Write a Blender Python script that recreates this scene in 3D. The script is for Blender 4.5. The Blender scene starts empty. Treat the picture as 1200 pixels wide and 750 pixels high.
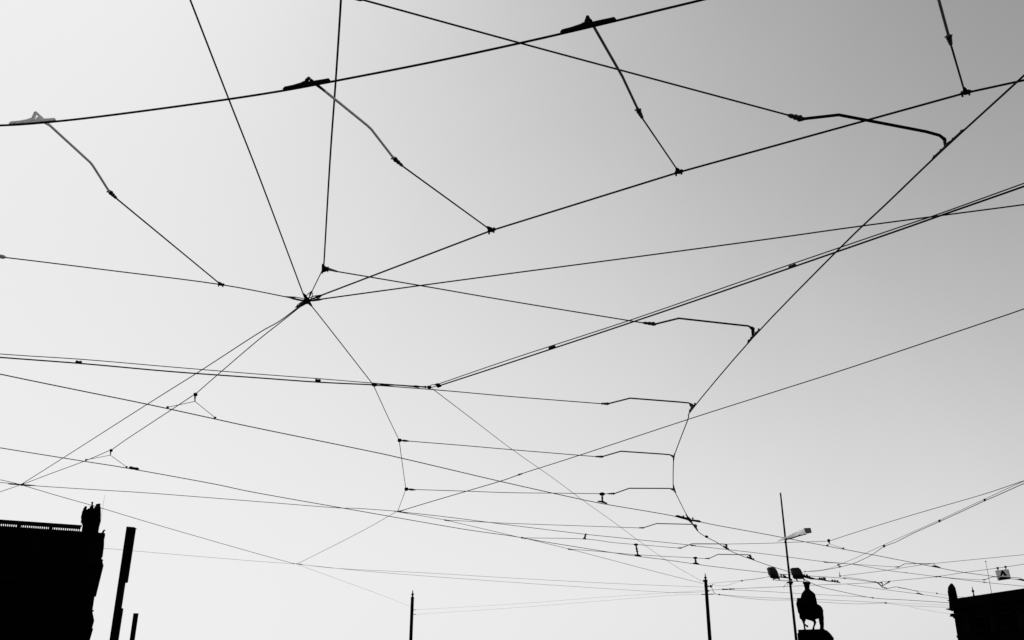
import bpy, bmesh, math, random
from mathutils import Vector, Matrix
random.seed(7)
SC = bpy.context.scene
COL = SC.collection

# ------------------------------------------------------------------ camera
PITCH = math.radians(22.5)
EYE = 1.6
cam = bpy.data.cameras.new('camera')
cam_o = bpy.data.objects.new('camera', cam)
COL.objects.link(cam_o)
cam.sensor_width = 36.0
cam.lens = 36.0
cam.clip_start = 0.1
cam.clip_end = 8000
cam_o.location = (0, 0, EYE)
cam_o.rotation_euler = (math.radians(90) + PITCH, 0, 0)
SC.camera = cam_o

# ------------------------------------------------------------------ sky and sun
SUN_EL, SUN_AZ = math.radians(50), math.radians(-42)
world = bpy.data.worlds.new('World')
SC.world = world
world.use_nodes = True
nt = world.node_tree
bg = nt.nodes['Background']
bg.inputs['Strength'].default_value = 0.1
sky = nt.nodes.new('ShaderNodeTexSky')
sky.sky_type = 'NISHITA'
sky.sun_disc = False
sky.sun_elevation = SUN_EL
sky.sun_rotation = SUN_AZ
sky.dust_density = 1.0
sky.air_density = 2.0
bw = nt.nodes.new('ShaderNodeRGBToBW')          # the photograph is black and white
nt.links.new(sky.outputs[0], bw.inputs[0])
def wm(op, a, b=None):
    n = nt.nodes.new('ShaderNodeMath')
    n.operation = op
    nt.links.new(a, n.inputs[0])
    if b is not None:
        if isinstance(b, (int, float)):
            n.inputs[1].default_value = b
        else:
            nt.links.new(b, n.inputs[1])
    return n.outputs[0]
x = wm('MULTIPLY', bw.outputs[0], 0.1)
x = wm('POWER', x, 2.54)                        # film contrast of the whole sky
x = wm('MULTIPLY', x, -6.76)
ntc = nt.nodes.new('ShaderNodeTexCoord')
veil = nt.nodes.new('ShaderNodeTexNoise')         # barely visible thin veil of high cloud
veil.inputs['Scale'].default_value = 3.2
veil.inputs['Detail'].default_value = 6
veil.inputs['Roughness'].default_value = 0.6
veil.inputs['Distortion'].default_value = 0.4
nt.links.new(ntc.outputs['Generated'], veil.inputs['Vector'])
x = wm('MULTIPLY', x, wm('ADD', wm('MULTIPLY', veil.outputs['Fac'], 0.22), 0.89))
x = wm('EXPONENT', x)
x = wm('MULTIPLY', x, -8.65)
x = wm('ADD', x, 8.65)
nt.links.new(x, bg.inputs['Color'])

sun = bpy.data.lights.new('sun', 'SUN')
sun.energy = 2.5
sun.angle = math.radians(0.5)
sun.color = (1.0, 0.995, 0.985)
sun_o = bpy.data.objects.new('sun', sun)
COL.objects.link(sun_o)
sdir = Vector((math.sin(SUN_AZ) * math.cos(SUN_EL), math.cos(SUN_AZ) * math.cos(SUN_EL), math.sin(SUN_EL)))
sun_o.rotation_euler = sdir.to_track_quat('Z', 'Y').to_euler()
sun_o.location = sdir * 60

SC.view_settings.view_transform = 'Standard'
SC.view_settings.look = 'None'
SC.view_settings.gamma = 1
SC.view_settings.exposure = 0
SC.view_settings.use_curve_mapping = False

# ------------------------------------------------------------------ rays of the surveyed photograph
SP, CP = math.sin(PITCH), math.cos(PITCH)
def ray(u, v):
    xx, yy = (u - 600) / 1200, (375 - v) / 1200
    return Vector((xx, CP - yy * SP, SP + yy * CP))
def P(u, v, z):                       # the point at height z
    d = ray(u, v)
    return Vector((0, 0, EYE)) + d * ((z - EYE) / d.z)
def Q(u, v, Y):                       # the point at distance Y down the square
    d = ray(u, v)
    return Vector((0, 0, EYE)) + d * (Y / d.y)
def proj(p):
    q = p - Vector((0, 0, EYE))
    f = q.y * CP + q.z * SP
    up = -q.y * SP + q.z * CP
    return 600 + 1200 * q.x / f, 375 - 1200 * up / f
def pxm(p):                           # metres that one photo pixel covers at p
    q = p - Vector((0, 0, EYE))
    return (q.y * CP + q.z * SP) / 1200

# ------------------------------------------------------------------ materials
def mat(name, base, rough=0.6, metal=0.0, var=0.3, scale=8.0, bump=0.0, spec=0.3, translucent=0.0):
    m = bpy.data.materials.new(name)
    m.use_nodes = True
    t = m.node_tree
    b = t.nodes['Principled BSDF']
    tc = t.nodes.new('ShaderNodeTexCoord')
    n = t.nodes.new('ShaderNodeTexNoise')
    n.inputs['Scale'].default_value = scale
    n.inputs['Detail'].default_value = 5
    t.links.new(tc.outputs['Object'], n.inputs['Vector'])
    r = t.nodes.new('ShaderNodeValToRGB')
    lo, hi = base * (1 - var), base * (1 + var)
    r.color_ramp.elements[0].color = (lo, lo, lo, 1)
    r.color_ramp.elements[1].color = (hi, hi, hi, 1)
    r.color_ramp.elements[0].position = 0.3
    r.color_ramp.elements[1].position = 0.7
    t.links.new(n.outputs['Fac'], r.inputs['Fac'])
    t.links.new(r.outputs['Color'], b.inputs['Base Color'])
    b.inputs['Roughness'].default_value = rough
    b.inputs['Metallic'].default_value = metal
    b.inputs['Specular IOR Level'].default_value = spec
    if bump:
        bp = t.nodes.new('ShaderNodeBump')
        bp.inputs['Strength'].default_value = bump
        bp.inputs['Distance'].default_value = 0.05
        t.links.new(n.outputs['Fac'], bp.inputs['Height'])
        t.links.new(bp.outputs['Normal'], b.inputs['Normal'])
    if translucent:
        tr = t.nodes.new('ShaderNodeBsdfTranslucent')
        t.links.new(r.outputs['Color'], tr.inputs['Color'])
        mx = t.nodes.new('ShaderNodeMixShader')
        mx.inputs[0].default_value = translucent
        t.links.new(b.outputs[0], mx.inputs[1])
        t.links.new(tr.outputs[0], mx.inputs[2])
        t.links.new(mx.outputs[0], t.nodes['Material Output'].inputs['Surface'])
    return m
M_WIRE = mat('tarnished_copper', 0.006, 0.8, 0.0, 0.3, 30, spec=0.03)
M_IRON = mat('black_iron', 0.005, 0.8, 0.0, 0.4, 40, spec=0.03)
M_GLARE = mat('glare_washed_zinc', 0.85, 0.95, 0.0, 0.04, 25, spec=0.1)  # sun glare over the leftmost arm and clip, painted in as paler metal
M_TUBE = mat('galvanised_tube', 0.75, 0.5, 0.1, 0.15, 25)
M_TUBED = mat('dark_tube', 0.10, 0.6, 0.0, 0.2, 25)  # darker tube copy painted for arms away from the glare, also on fittings
M_INS = mat('dark_porcelain', 0.02, 0.5, 0.0, 0.2, 20, spec=0.1)
M_INSG = mat('grey_porcelain', 0.45, 0.5, 0.0, 0.1, 20)
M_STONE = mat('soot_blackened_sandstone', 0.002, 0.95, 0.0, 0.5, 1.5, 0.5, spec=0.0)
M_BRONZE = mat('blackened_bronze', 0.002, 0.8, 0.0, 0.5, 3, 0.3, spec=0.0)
M_POLE = mat('black_painted_steel', 0.002, 0.8, 0.0, 0.3, 12, spec=0.02)
M_GLASS = mat('dark_window_glass', 0.001, 0.8, 0.0, 0.2, 3, spec=0.0)
M_OPAL = mat('opal_lamp_cover', 0.9, 0.5, 0.0, 0.03, 5, translucent=0.92)
M_GREY = mat('grey_end_plate', 0.10, 0.7, 0.0, 0.2, 9)
M_SIGN = mat('grey_sign_plate', 0.7, 0.8, 0.0, 0.15, 60, translucent=0.5)
M_PRINT = mat('black_sign_paint', 0.006, 0.8, 0.0, 0.2, 30, spec=0.05)
M_MESH = mat('dark_hood_metal', 0.02, 0.7, 0.0, 0.6, 90, spec=0.1)
M_GROUND = mat('dark_cobbles', 0.035, 0.9, 0.0, 0.4, 3, 0.4)

# ------------------------------------------------------------------ object helpers
def tag(o, label=None, cat=None, group=None, kind=None):
    if label: o['label'] = label
    if cat: o['category'] = cat
    if group: o['group'] = group
    if kind: o['kind'] = kind
    return o
def empty(name, loc, label=None, cat=None, group=None):
    o = bpy.data.objects.new(name, None)
    COL.objects.link(o)
    o.location = loc
    o.empty_display_size = 0.1
    return tag(o, label, cat, group)
def worldloc(o):
    l = Vector(o.location)
    while o.parent:
        o = o.parent
        l += Vector(o.location)
    return l
def obj(name, bm, m, parent=None, at=None, smooth=False):
    """link a bmesh given in world coordinates as one mesh object"""
    if at is None:
        c = Vector((0, 0, 0))
        for v in bm.verts: c += v.co
        at = c / max(1, len(bm.verts))
    bmesh.ops.translate(bm, verts=bm.verts, vec=-Vector(at))
    bmesh.ops.recalc_face_normals(bm, faces=bm.faces)
    me = bpy.data.meshes.new(name)
    bm.to_mesh(me); bm.free()
    me.materials.append(m)
    if smooth:
        for p in me.polygons: p.use_smooth = True
    o = bpy.data.objects.new(name, me)
    COL.objects.link(o)
    if parent:
        o.parent = parent
        o.location = Vector(at) - worldloc(parent)
    else:
        o.location = at
    return o
def NB(): return bmesh.new()
def tube(bm, pts, r, n=6, caps=True):
    """tube along pts; r is a number or a list of radii"""
    pts = [Vector(p) for p in pts]
    rs = r if isinstance(r, (list, tuple)) else [r] * len(pts)
    rings = []
    prev = None
    for i, p in enumerate(pts):
        if i == 0: d = pts[1] - p
        elif i == len(pts) - 1: d = p - pts[-2]
        else: d = (pts[i + 1] - p).normalized() + (p - pts[i - 1]).normalized()
        if d.length < 1e-9: d = Vector((0, 0, 1))
        d.normalize()
        if prev is None:
            a = Vector((0, 0, 1)) if abs(d.z) < 0.9 else Vector((0, 1, 0))
            s = d.cross(a).normalized()
        else:
            s = (prev - d * prev.dot(d))
            s = s.normalized() if s.length > 1e-6 else d.orthogonal().normalized()
        prev = s
        w = d.cross(s)
        rings.append([bm.verts.new(p + (s * math.cos(2 * math.pi * k / n) + w * math.sin(2 * math.pi * k / n)) * rs[i]) for k in range(n)])
    for a, b in zip(rings, rings[1:]):
        for k in range(n):
            bm.faces.new((a[k], a[(k + 1) % n], b[(k + 1) % n], b[k]))
    if caps:
        bm.faces.new(rings[0][::-1]); bm.faces.new(rings[-1])
    return bm
def lathe(bm, p0, p1, prof, n=8):
    p0, p1 = Vector(p0), Vector(p1)
    return tube(bm, [p0.lerp(p1, t) for t, _ in prof], [r for _, r in prof], n)
def box(bm, c, ex, ey, ez):
    """box about c with half extent vectors"""
    c = Vector(c)
    vs = [bm.verts.new(c + ex * sx + ey * sy + ez * sz) for sz in (-1, 1) for sx, sy in ((-1, -1), (1, -1), (1, 1), (-1, 1))]
    for f in ((0, 1, 2, 3), (7, 6, 5, 4), (0, 4, 5, 1), (1, 5, 6, 2), (2, 6, 7, 3), (3, 7, 4, 0)):
        bm.faces.new([vs[i] for i in f])
    return bm
def loftbar(bm, st, up=Vector((0, 0, 1))):
    """bar through stations (point, height, width), the point being its underside"""
    rings = []
    for i, (p, h, w) in enumerate(st):
        d = (st[min(i + 1, len(st) - 1)][0] - st[max(i - 1, 0)][0]).normalized()
        s = d.cross(up).normalized()
        q = [(-.5, 0), (.5, 0), (.5, .7), (.25, 1), (-.25, 1), (-.5, .7)]
        rings.append([bm.verts.new(p + s * (a * w) + up * (b * h)) for a, b in q])
    for a, b in zip(rings, rings[1:]):
        for k in range(6):
            bm.faces.new((a[k], a[(k + 1) % 6], b[(k + 1) % 6], b[k]))
    bm.faces.new(rings[0][::-1]); bm.faces.new(rings[-1])
    return bm
def ball(bm, c, r, sx=1, sy=1, sz=1, sub=2):
    ret = bmesh.ops.create_icosphere(bm, subdivisions=sub, radius=r)
    for v in ret['verts']:
        v.co = Vector((v.co.x * sx, v.co.y * sy, v.co.z * sz)) + Vector(c)
    return bm
def curve(pts, k=6):
    """Catmull-Rom through pts"""
    if len(pts) < 3: return pts
    e = [pts[0] * 2 - pts[1]] + list(pts) + [pts[-1] * 2 - pts[-2]]
    out = []
    for i in range(1, len(e) - 2):
        a, b, c, d = e[i - 1], e[i], e[i + 1], e[i + 2]
        for j in range(k):
            t = j / k
            out.append(0.5 * ((2 * b) + (c - a) * t + (2 * a - 5 * b + 4 * c - d) * t * t + (3 * b - a - 3 * c + d) * t ** 3))
    out.append(pts[-1])
    return out

# ------------------------------------------------------------------ ground
g = NB()
R0 = 3000
ring = [g.verts.new((R0 * math.cos(a * math.pi / 24), R0 * math.sin(a * math.pi / 24), 0)) for a in range(48)]
g.faces.new(ring)
tag(obj('ground', g, M_GROUND, at=(0, 0, 0)), kind='structure')

# ------------------------------------------------------------------ building helper
class Frame:
    """a = along the facade away from the corner, b = into the building, z = up"""
    def __init__(s, corner, along, back):
        s.c, s.a, s.b = Vector((corner.x, corner.y, 0)), along, back
    def __call__(s, a, b, z): return s.c + s.a * a + s.b * b + Vector((0, 0, z))
    def box(s, bm, a0, a1, b0, b1, z0, z1):
        return box(bm, s((a0 + a1) / 2, (b0 + b1) / 2, (z0 + z1) / 2), s.a * ((a1 - a0) / 2), s.b * ((b1 - b0) / 2), Vector((0, 0, (z1 - z0) / 2)))
def zat(v, Y): return Q(600, v, Y).z
def robed(bm, base, h, lean=(0, 0), w=0.28, head=0.13, arm=None):
    """a draped standing figure added as overlapping masses, remeshed later into one skin"""
    b = Vector(base)
    top = b + Vector((lean[0], lean[1], h * 0.86))
    prof = [(0, w * 1.15), (.15, w * 1.05), (.35, w * .9), (.55, w * .75), (.7, w * .8), (.86, w * .85), (.95, w * .5), (1, w * .28)]
    lathe(bm, b, top, prof, 10)
    ball(bm, top + Vector((lean[0] * .1, 0, h * 0.07)), head, 1, 1, 1.25)
    if arm:
        tube(bm, [b.lerp(top, .84), b.lerp(top, .84) + Vector(arm[0]), b.lerp(top, .84) + Vector(arm[1])], [w * .38, w * .3, w * .2], 7)
def remesh(o, size, smooth=True):
    r = o.modifiers.new('skin', 'REMESH')
    r.mode = 'VOXEL'
    r.voxel_size = size
    r.use_smooth_shade = smooth

def window(fr, bld, a, z, w, h, proud=0.0, arch=False):
    """a window: frame standing proud of the wall, pane set inside it, sill and hood"""
    f = NB()
    t = 0.16
    fr.box(f, a - w / 2 - t, a - w / 2, -0.12 - proud, 0.02, z - h / 2, z + h / 2)
    fr.box(f, a + w / 2, a + w / 2 + t, -0.12 - proud, 0.02, z - h / 2, z + h / 2)
    fr.box(f, a - w / 2 - t - .1, a + w / 2 + t + .1, -0.28 - proud, 0.02, z - h / 2 - .2, z - h / 2 - .002)
    fr.box(f, a - w / 2 - t - .1, a + w / 2 + t + .1, -0.30 - proud, 0.02, z + h / 2 + .002, z + h / 2 + .3)
    fo = obj('window', f, M_STONE, bld)
    p = NB()
    fr.box(p, a - w / 2, a + w / 2, -0.03, 0.015, z - h / 2, z + h / 2)
    obj('pane', p, M_GLASS, fo)
    s = NB()
    fr.box(s, a - .04, a + .04, -0.07, -0.032, z - h / 2, z + h / 2)
    fr.box(s, a - w / 2, a - .042, -0.06, -0.032, z + h * .12, z + h * .12 + .08)
    fr.box(s, a + .042, a + w / 2, -0.06, -0.032, z + h * .12, z + h * .12 + .08)
    obj('glazing_bar', s, M_STONE, fo)

# ------------------------------------------------------------------ left building (balustraded roof, sculpture group)
along_l = Vector((-0.92, -0.392, 0)).normalized()
back_l = Vector((-0.392, 0.92, 0)).normalized()
pa = P(0, 609.3, 20); pb = P(95, 615.9, 20)
along_l = Vector((pa.x - pb.x, pa.y - pb.y, 0)).normalized()
back_l = Vector((along_l.y, -along_l.x, 0))
if back_l.y < 0: back_l = -back_l
# corner: the vertical through the right hand edge of the wall
cl = None
for k in range(400):
    s = -k * 0.01
    c = pb + along_l * s
    if proj(Vector((c.x, c.y, zat(700, c.y))))[0] >= 110.6:
        cl = c; break
FL = Frame(cl, along_l, back_l)
CY = cl.y
H0 = zat(625.5, CY)
LB = empty('opera_house', (cl.x, cl.y, 0), 'black silhouetted opera house with roof balustrade and crowning sculpture group at the left edge', 'building')
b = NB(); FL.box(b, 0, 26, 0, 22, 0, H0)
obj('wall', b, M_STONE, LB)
mp = pxm(Vector((cl.x, cl.y, 15)))
def band(fr, bld, name, za, zb, p, L, D=22, flip=False):
    bb = NB()
    n = 8 if flip else 3
    for i in range(n):                       # stepped moulding, each course further out
        z0, z1 = za + (zb - za) * i / n, za + (zb - za) * (i + 1) / n
        q = p * ((n - i) / n if flip else (i + 1) / n)
        fr.box(bb, -q, L, -q, D, z0 + .001, z1 - .001)
    return obj(name, bb, M_STONE, bld)
band(FL, LB, 'cornice', zat(664, CY), zat(651, CY), 4.6 * mp, 26, flip=True)
band(FL, LB, 'frieze', zat(684, CY), zat(668, CY), 1.3 * mp, 26)
band(FL, LB, 'string_course', zat(728, CY), zat(717, CY), 3.5 * mp, 26, flip=True)
band(FL, LB, 'string_course', zat(738, CY), zat(731, CY), 3.6 * mp, 26, flip=True)
band(FL, LB, 'string_course', zat(747, CY), zat(741, CY), 2.2 * mp, 26, flip=True)
band(FL, LB, 'attic_course', zat(629, CY), zat(624.6, CY), 0.6 * mp, 26)
for k in range(5):                            # attached columns, then windows between them
    a = 1.1 + k * 4.2
    c = NB()
    lathe(c, FL(a, -.1, zat(720, CY)), FL(a, -.1, zat(684, CY)), [(0, .5), (.05, .5), (.07, .38), (.5, .37), (.9, .33), (.93, .45), (1, .48)], 12)
    obj('column', c, M_STONE, LB)
    window(FL, LB, a + 2.1, (zat(720, CY) + zat(684, CY)) / 2, 1.5, 2.2)
    window(FL, LB, a + 2.1, zat(645, CY), 1.3, 1.0)
    window(FL, LB, a + 2.1, 5.2, 1.8, 3.2)
# balustrade
def apos(u, v=617, z=20.0):                   # distance along the facade of an image column
    p = P(u, v, z)
    return (Vector((p.x, p.y, 0)) - FL.c).dot(FL.a)
zr1 = 20.0; zr0 = 20.0 - 3.7 * mp; zs = zr0 - 6.0 * mp
aB0, aB1 = apos(95, 616), apos(-60, 606) + 4
ba = NB()
FL.box(ba, aB0, aB1, -.10, .30, zr0, zr1)      # hand rail
FL.box(ba, aB0, aB1, -.06, .26, H0 - .4, zs)   # plinth course
FL.box(ba, aB0 - .06, aB1, -.14, .34, zr1 - .08, zr1 + .02)
bal = obj('balustrade', ba, M_STONE, LB)
piers = [(58, 62.5), (21, 26), (-16, -11), (-53, -48)]
edges = []
us = 95
for q0, q1 in piers:
    edges.append((apos(us, 617), apos(q1, 613)))
    pr = NB(); FL.box(pr, apos(q1, 613), apos(q0, 613), -.05, .25, zs - .01, zr0 + .01)
    obj('pier', pr, M_STONE, bal)
    us = q0
bmesh_b = None
for a0, a1 in edges:
    n = 13
    for k in range(n):
        a = a0 + (a1 - a0) * (k + .5) / n
        pt = FL(a, .1, zs)
        if bmesh_b is None:
            bb = NB()
            hh = zr0 - zs
            lathe(bb, pt, pt + Vector((0, 0, hh)), [(0, .08), (.07, .08), (.12, .045), (.22, .06), (.38, .075), (.48, .095), (.56, .06), (.66, .05), (.85, .042), (.92, .07), (1, .08)], 8)
            o = obj('baluster', bb, M_STONE, bal, at=pt)
            bmesh_b = o
        else:
            o = bmesh_b.copy(); COL.objects.link(o)
            o.parent = bal
            o.location = pt - worldloc(bal)
# pedestal and crowning sculpture
mpp = mp
ped = NB()
aR, aL = apos(116.4, 617), apos(96.5, 617)
FL.box(ped, aR, aL, -.3, 2.0, H0 - .5, zat(611, CY))
FL.box(ped, aR - .03, aL + .1, -.38, 2.1, zat(612, CY) + .001, zat(609.5, CY))
obj('pedestal', ped, M_STONE, LB)
sg = NB()
def G(u, v, dy=0.0): return Q(u, v, CY - .3 + dy)
FIG = lambda u0, u1, vt, vb, r, dy=0: tube(sg, [G(u0, vb, dy), G((u0 * .5 + u1 * .5), (vb * .5 + vt * .5), dy), G(u1, vt, dy)], [r * 1.2, r, r * .55], 8)
base_z = 612
FIG(107, 107, 596.5, base_z, 9.3 * mp * .9)                 # rock and car mass
FIG(101, 101, 598, base_z, 5.5 * mp)
FIG(113.5, 113.8, 598, base_z, 4.0 * mp)
tube(sg, [G(97.5, 607), G(98.6, 600), G(100.3, 594.6)], [3 * mp, 2.4 * mp, 1.6 * mp], 8)    # panther left
ball(sg, G(100.4, 594.6), 1.7 * mp)
tube(sg, [G(97, 604), G(95.6, 607)], [1.7 * mp, 1.2 * mp], 6)
tube(sg, [G(107.8, 600, .2), G(108, 593, .2), G(108, 590.5, .2)], [2.6 * mp, 1.5 * mp, .8 * mp], 8)   # standing driver
ball(sg, G(108.1, 589.2, .2), 1.35 * mp, 1, 1, 1.1)
tube(sg, [G(107.8, 594), G(105.8, 593), G(105.2, 595.5)], [.8 * mp, .6 * mp, .5 * mp], 6)
tube(sg, [G(113.4, 604, -.1), G(114, 595, -.1), G(115.4, 592, -.1)], [4.2 * mp, 3.4 * mp, 2.3 * mp], 8)  # winged figure right
ball(sg, G(114, 592.0, -.1), 1.9 * mp); ball(sg, G(116.4, 591.3, -.1), 1.6 * mp)
tube(sg, [G(116.6, 612), G(117.0, 604), G(117, 594)], [1.3 * mp, 1.4 * mp, 1.2 * mp], 6)
for k in range(12):
    ball(sg, G(96.4 + k * 1.85, 600 - 3.6 * math.sin(k * 1.9), -.1), (.7 + .5 * (k % 3)) * mp, sub=1)
for k in range(16):
    ball(sg, G(random.uniform(97, 117), random.uniform(597, 609), random.uniform(-.4, .1)), random.uniform(.8, 1.8) * mp, sub=1)
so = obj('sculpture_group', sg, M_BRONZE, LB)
remesh(so, 0.05)
# corner figure over the edge of the attic
cf = NB()
tube(cf, [G(117.5, 653, .2), G(118.6, 640, .2), G(119.0, 630, .2), G(119.7, 626, .2)], [2.8 * mp, 3.4 * mp, 3.2 * mp, 2.2 * mp], 8)
tube(cf, [G(119.7, 627, .2), G(121, 623, .2), G(122.2, 621.2, .2), G(123.8, 621.4, .2)], [1.6 * mp, 1.2 * mp, 1.0 * mp, .6 * mp], 7)
tube(cf, [G(121, 631, .2), G(122.5, 627, .2), G(122.6, 625, .2)], [1.5 * mp, 1.0 * mp, .7 * mp], 7)
tube(cf, [G(118.6, 650, .2), G(119.6, 646.5, .2), G(118.6, 643, .2)], [.9 * mp, 1.1 * mp, .8 * mp], 6)
ball(cf, G(117.8, 625.6, .2), 1.0 * mp)
cfo = obj('corner_figure', cf, M_STONE, LB); remesh(cfo, 0.05)
for u, v, r in ((122.4, 630.5, 1.0), (121.4, 638, .9), (119.6, 648, 1.2), (120.4, 657, 1.1), (118.6, 669, 1.1), (117.2, 676, .9), (114.6, 685, 1.2), (109.6, 716, .9), (108.4, 729.5, .9), (107.2, 740, .9)):
    sc_ = NB(); q = G(u, v, .3)                    # carved scrolls and brackets down the corner
    lathe(sc_, q - Vector((1.6 * mp, 0, r * mp * 1.3)), q + Vector((0, 0, r * mp * 1.3)), [(0, r * mp * .3), (.25, r * mp * .8), (.55, r * mp * 1.05), (.8, r * mp * .8), (1, r * mp * .35)], 8)
    obj('carved_scroll', sc_, M_STONE, LB)
lr = NB(); tube(lr, [G(117.6, 614, .4), G(122.6, 580.5, .4)], .011, 6)
obj('lightning_rod', lr, M_IRON, LB)

# ------------------------------------------------------------------ right building
pa = P(1122, 701.6, 15); pb = P(1200, 690.0, 15)
along_r = Vector((pb.x - pa.x, pb.y - pa.y, 0)).normalized()
back_r = Vector((-along_r.y, along_r.x, 0))
if back_r.x < 0: back_r = -back_r
cr = None
for k in range(900):
    c = pa + along_r * (1.5 - k * .01)
    if proj(Vector((c.x, c.y, zat(738, c.y))))[0] <= 1120.6:
        cr = c; break
FR = Frame(cr, along_r, back_r)
CY2 = cr.y
m2 = pxm(Vector((cr.x, cr.y, 12)))
RB = empty('gallery_building', (cr.x, cr.y, 0), 'low black silhouetted gallery building with corner statue at the lower right corner', 'building')
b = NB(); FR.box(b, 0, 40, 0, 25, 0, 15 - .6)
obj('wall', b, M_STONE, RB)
b = NB(); FR.box(b, -.04, 40, -.05, 25, 15 - .595, 15); FR.box(b, -.1, 40, -.12, 25, 14.93, 15.03)
obj('parapet', b, M_STONE, RB)
def band2(name, v0, v1, px): return band(FR, RB, name, zat(v0, CY2), zat(v1, CY2), px * m2, 40, 25)
band2('cornice', 716, 713, 5.5)
band2('frieze', 724.5, 719.5, 3.0)
band2('string_course', 748, 745, .8)
for k in range(9):
    a = 1.6 + k * 3.1
    c = NB(); FR.box(c, a - .35, a + .35, -.22, .01, zat(744.9, CY2), zat(724.6, CY2))
    obj('pilaster', c, M_STONE, RB)
    window(FR, RB, a + 1.55, (zat(744, CY2) + zat(726, CY2)) / 2, 1.1, 1.1)
    window(FR, RB, a + 1.55, 4.2, 1.4, 2.6)
def G2(u, v, dy=0.0): return Q(u, v, CY2 + dy)
st = NB()
tube(st, [G2(1117.2, 706), G2(1116.8, 700), G2(1115.6, 694), G2(1115.2, 688.5), G2(1115.3, 685.5)], [5.2 * m2, 5.1 * m2, 5.1 * m2, 4.3 * m2, 2.5 * m2], 9)
ball(st, G2(1115.2, 685.2), 1.8 * m2)
tube(st, [G2(1113, 691), G2(1112, 688), G2(1113.4, 686)], [1.6 * m2, 1.1 * m2, .7 * m2], 6)
tube(st, [G2(1118, 697), G2(1120.6, 700), G2(1121.6, 703)], [1.6 * m2, 1.6 * m2, 1.4 * m2], 6)
for k in range(12):
    ball(st, G2(random.uniform(1111.4, 1119.6), random.uniform(687, 702), random.uniform(-.2, .2)), random.uniform(.8, 1.5) * m2, sub=1)
sto = obj('corner_statue', st, M_STONE, RB); remesh(sto, 0.055)
pd = NB()
tube(pd, [G2(1116.9, 714, .1), G2(1116.6, 704, .1)], [4.4 * m2, 4.6 * m2], 4)
tube(pd, [G2(1110.4, 703.8, .05), G2(1113.5, 703.2, .05)], [.45 * m2, .9 * m2], 5)
tube(pd, [G2(1113.5, 722.5, .1), G2(1116.5, 719.5, .1)], [.7 * m2, 1.6 * m2], 5)
obj('statue_pedestal', pd, M_STONE, RB)
sp = NB()
lathe(sp, G2(1142, 701.5), G2(1139.0, 687), [(0, 2.2 * m2), (.2, 1.2 * m2), (.38, .7 * m2), (.5, .8 * m2), (.58, 1.6 * m2), (.66, 1.4 * m2), (.72, .6 * m2), (.85, .45 * m2), (1, .1 * m2)], 8)
obj('roof_finial', sp, M_STONE, RB)
ms = NB(); pm = Q(1162.4, 697, CY2 - 3); pm2 = Q(1155, 657.3, CY2 - 3)
tube(ms, [pm, Vector((pm.x, pm.y, pm2.z)) * .0 + pm2], [.028, .018], 6)
tube(ms, [Q(1154.4, 658, CY2 - 3), Q(1155.6, 658, CY2 - 3)], [.05, .05], 6)
obj('lightning_rod', ms, M_IRON, RB)

# ------------------------------------------------------------------ equestrian monument
SY = 118.0
def S(u, v, dy=0.0): return Q(u, v, SY + dy)
m3 = pxm(S(950, 715))
MON = empty('equestrian_monument', (S(951, 741).x, SY, 0), 'black silhouette of a rider on a horse on a tall plinth beside the lamp post', 'statue')
hs = NB()
def T(pts, rs, n=8): tube(hs, [S(*p) for p in pts], [r * m3 for r in rs], n)
# barrel, chest and rump; the horse comes towards the camera, head to the left
T([(941.5, 716, -1.6), (945, 717, -1.0), (951, 716.5, 0), (957, 716.5, 1.0), (960.4, 717, 1.6)], [4.5, 8.6, 9.8, 8.6, 4.6], 12)
T([(946, 717, -.8), (942.5, 711, -1.5), (938.5, 706, -1.9), (936.8, 703.4, -2.0)], [7.5, 6.4, 4.4, 3.0], 10)      # neck
T([(937, 703.4, -2.0), (936.0, 708, -2.2), (937.2, 714, -2.3), (937.4, 717.5, -2.3), (938.4, 720, -2.2)], [3.0, 3.2, 2.8, 2.4, 1.5], 8)    # head held low
T([(935.0, 703, -2.0), (934.2, 701.4, -2.0)], [.9, .35], 5); T([(938.6, 703, -1.9), (939.0, 701.2, -1.9)], [.9, .35], 5)          # ears
T([(942, 714, -1.5), (940.6, 721, -1.7), (940.2, 725.6, -1.7)], [5.5, 4.2, 3.2], 8)                              # breast
T([(941.2, 724, -1.7), (942.0, 730, -1.8), (942.8, 735, -1.8), (943.6, 739.3, -1.8)], [2.8, 1.4, 1.1, 1.4], 7)   # planted foreleg
T([(947, 722, -1.2), (953.2, 726, -1.3), (955.4, 729.5, -1.4), (953.6, 734.5, -1.3), (952.8, 739.4, -1.3)], [4.6, 2.6, 1.6, 1.15, 1.6], 7)
T([(943.2, 731.5, -2.2), (945.2, 733.6, -2.4), (947.2, 734.2, -2.4)], [1.0, 1.3, 1.6], 6)                          # lifted hoof
T([(960, 716, 1.2), (962.2, 722, 1.3), (961.6, 728, 1.5), (963.8, 733, 1.6), (963.2, 740.4, 1.4)], [3.0, 2.5, 2.2, 2.0, 2.1], 8)   # hind leg
T([(958, 718, 1.6), (961.0, 724, 1.6), (961.0, 729, 1.9), (962.0, 734, 2.0), (961.2, 740.2, 1.9)], [3.2, 2.0, 1.4, 1.1, 1.4], 7)
T([(961.6, 713.6, 2.0), (963.6, 718, 2.3), (964.2, 725, 2.4), (964.8, 733, 2.3)], [1.5, 1.4, 1.5, 1.0], 7)          # tail
T([(952.6, 739.6, -1.3), (949.4, 741, -1.3)], [1.4, 1.0], 6)
ho = obj('horse', hs, M_BRONZE, MON); remesh(ho, 0.09)
rd = NB(); hs_keep = hs; hs = rd
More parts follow.
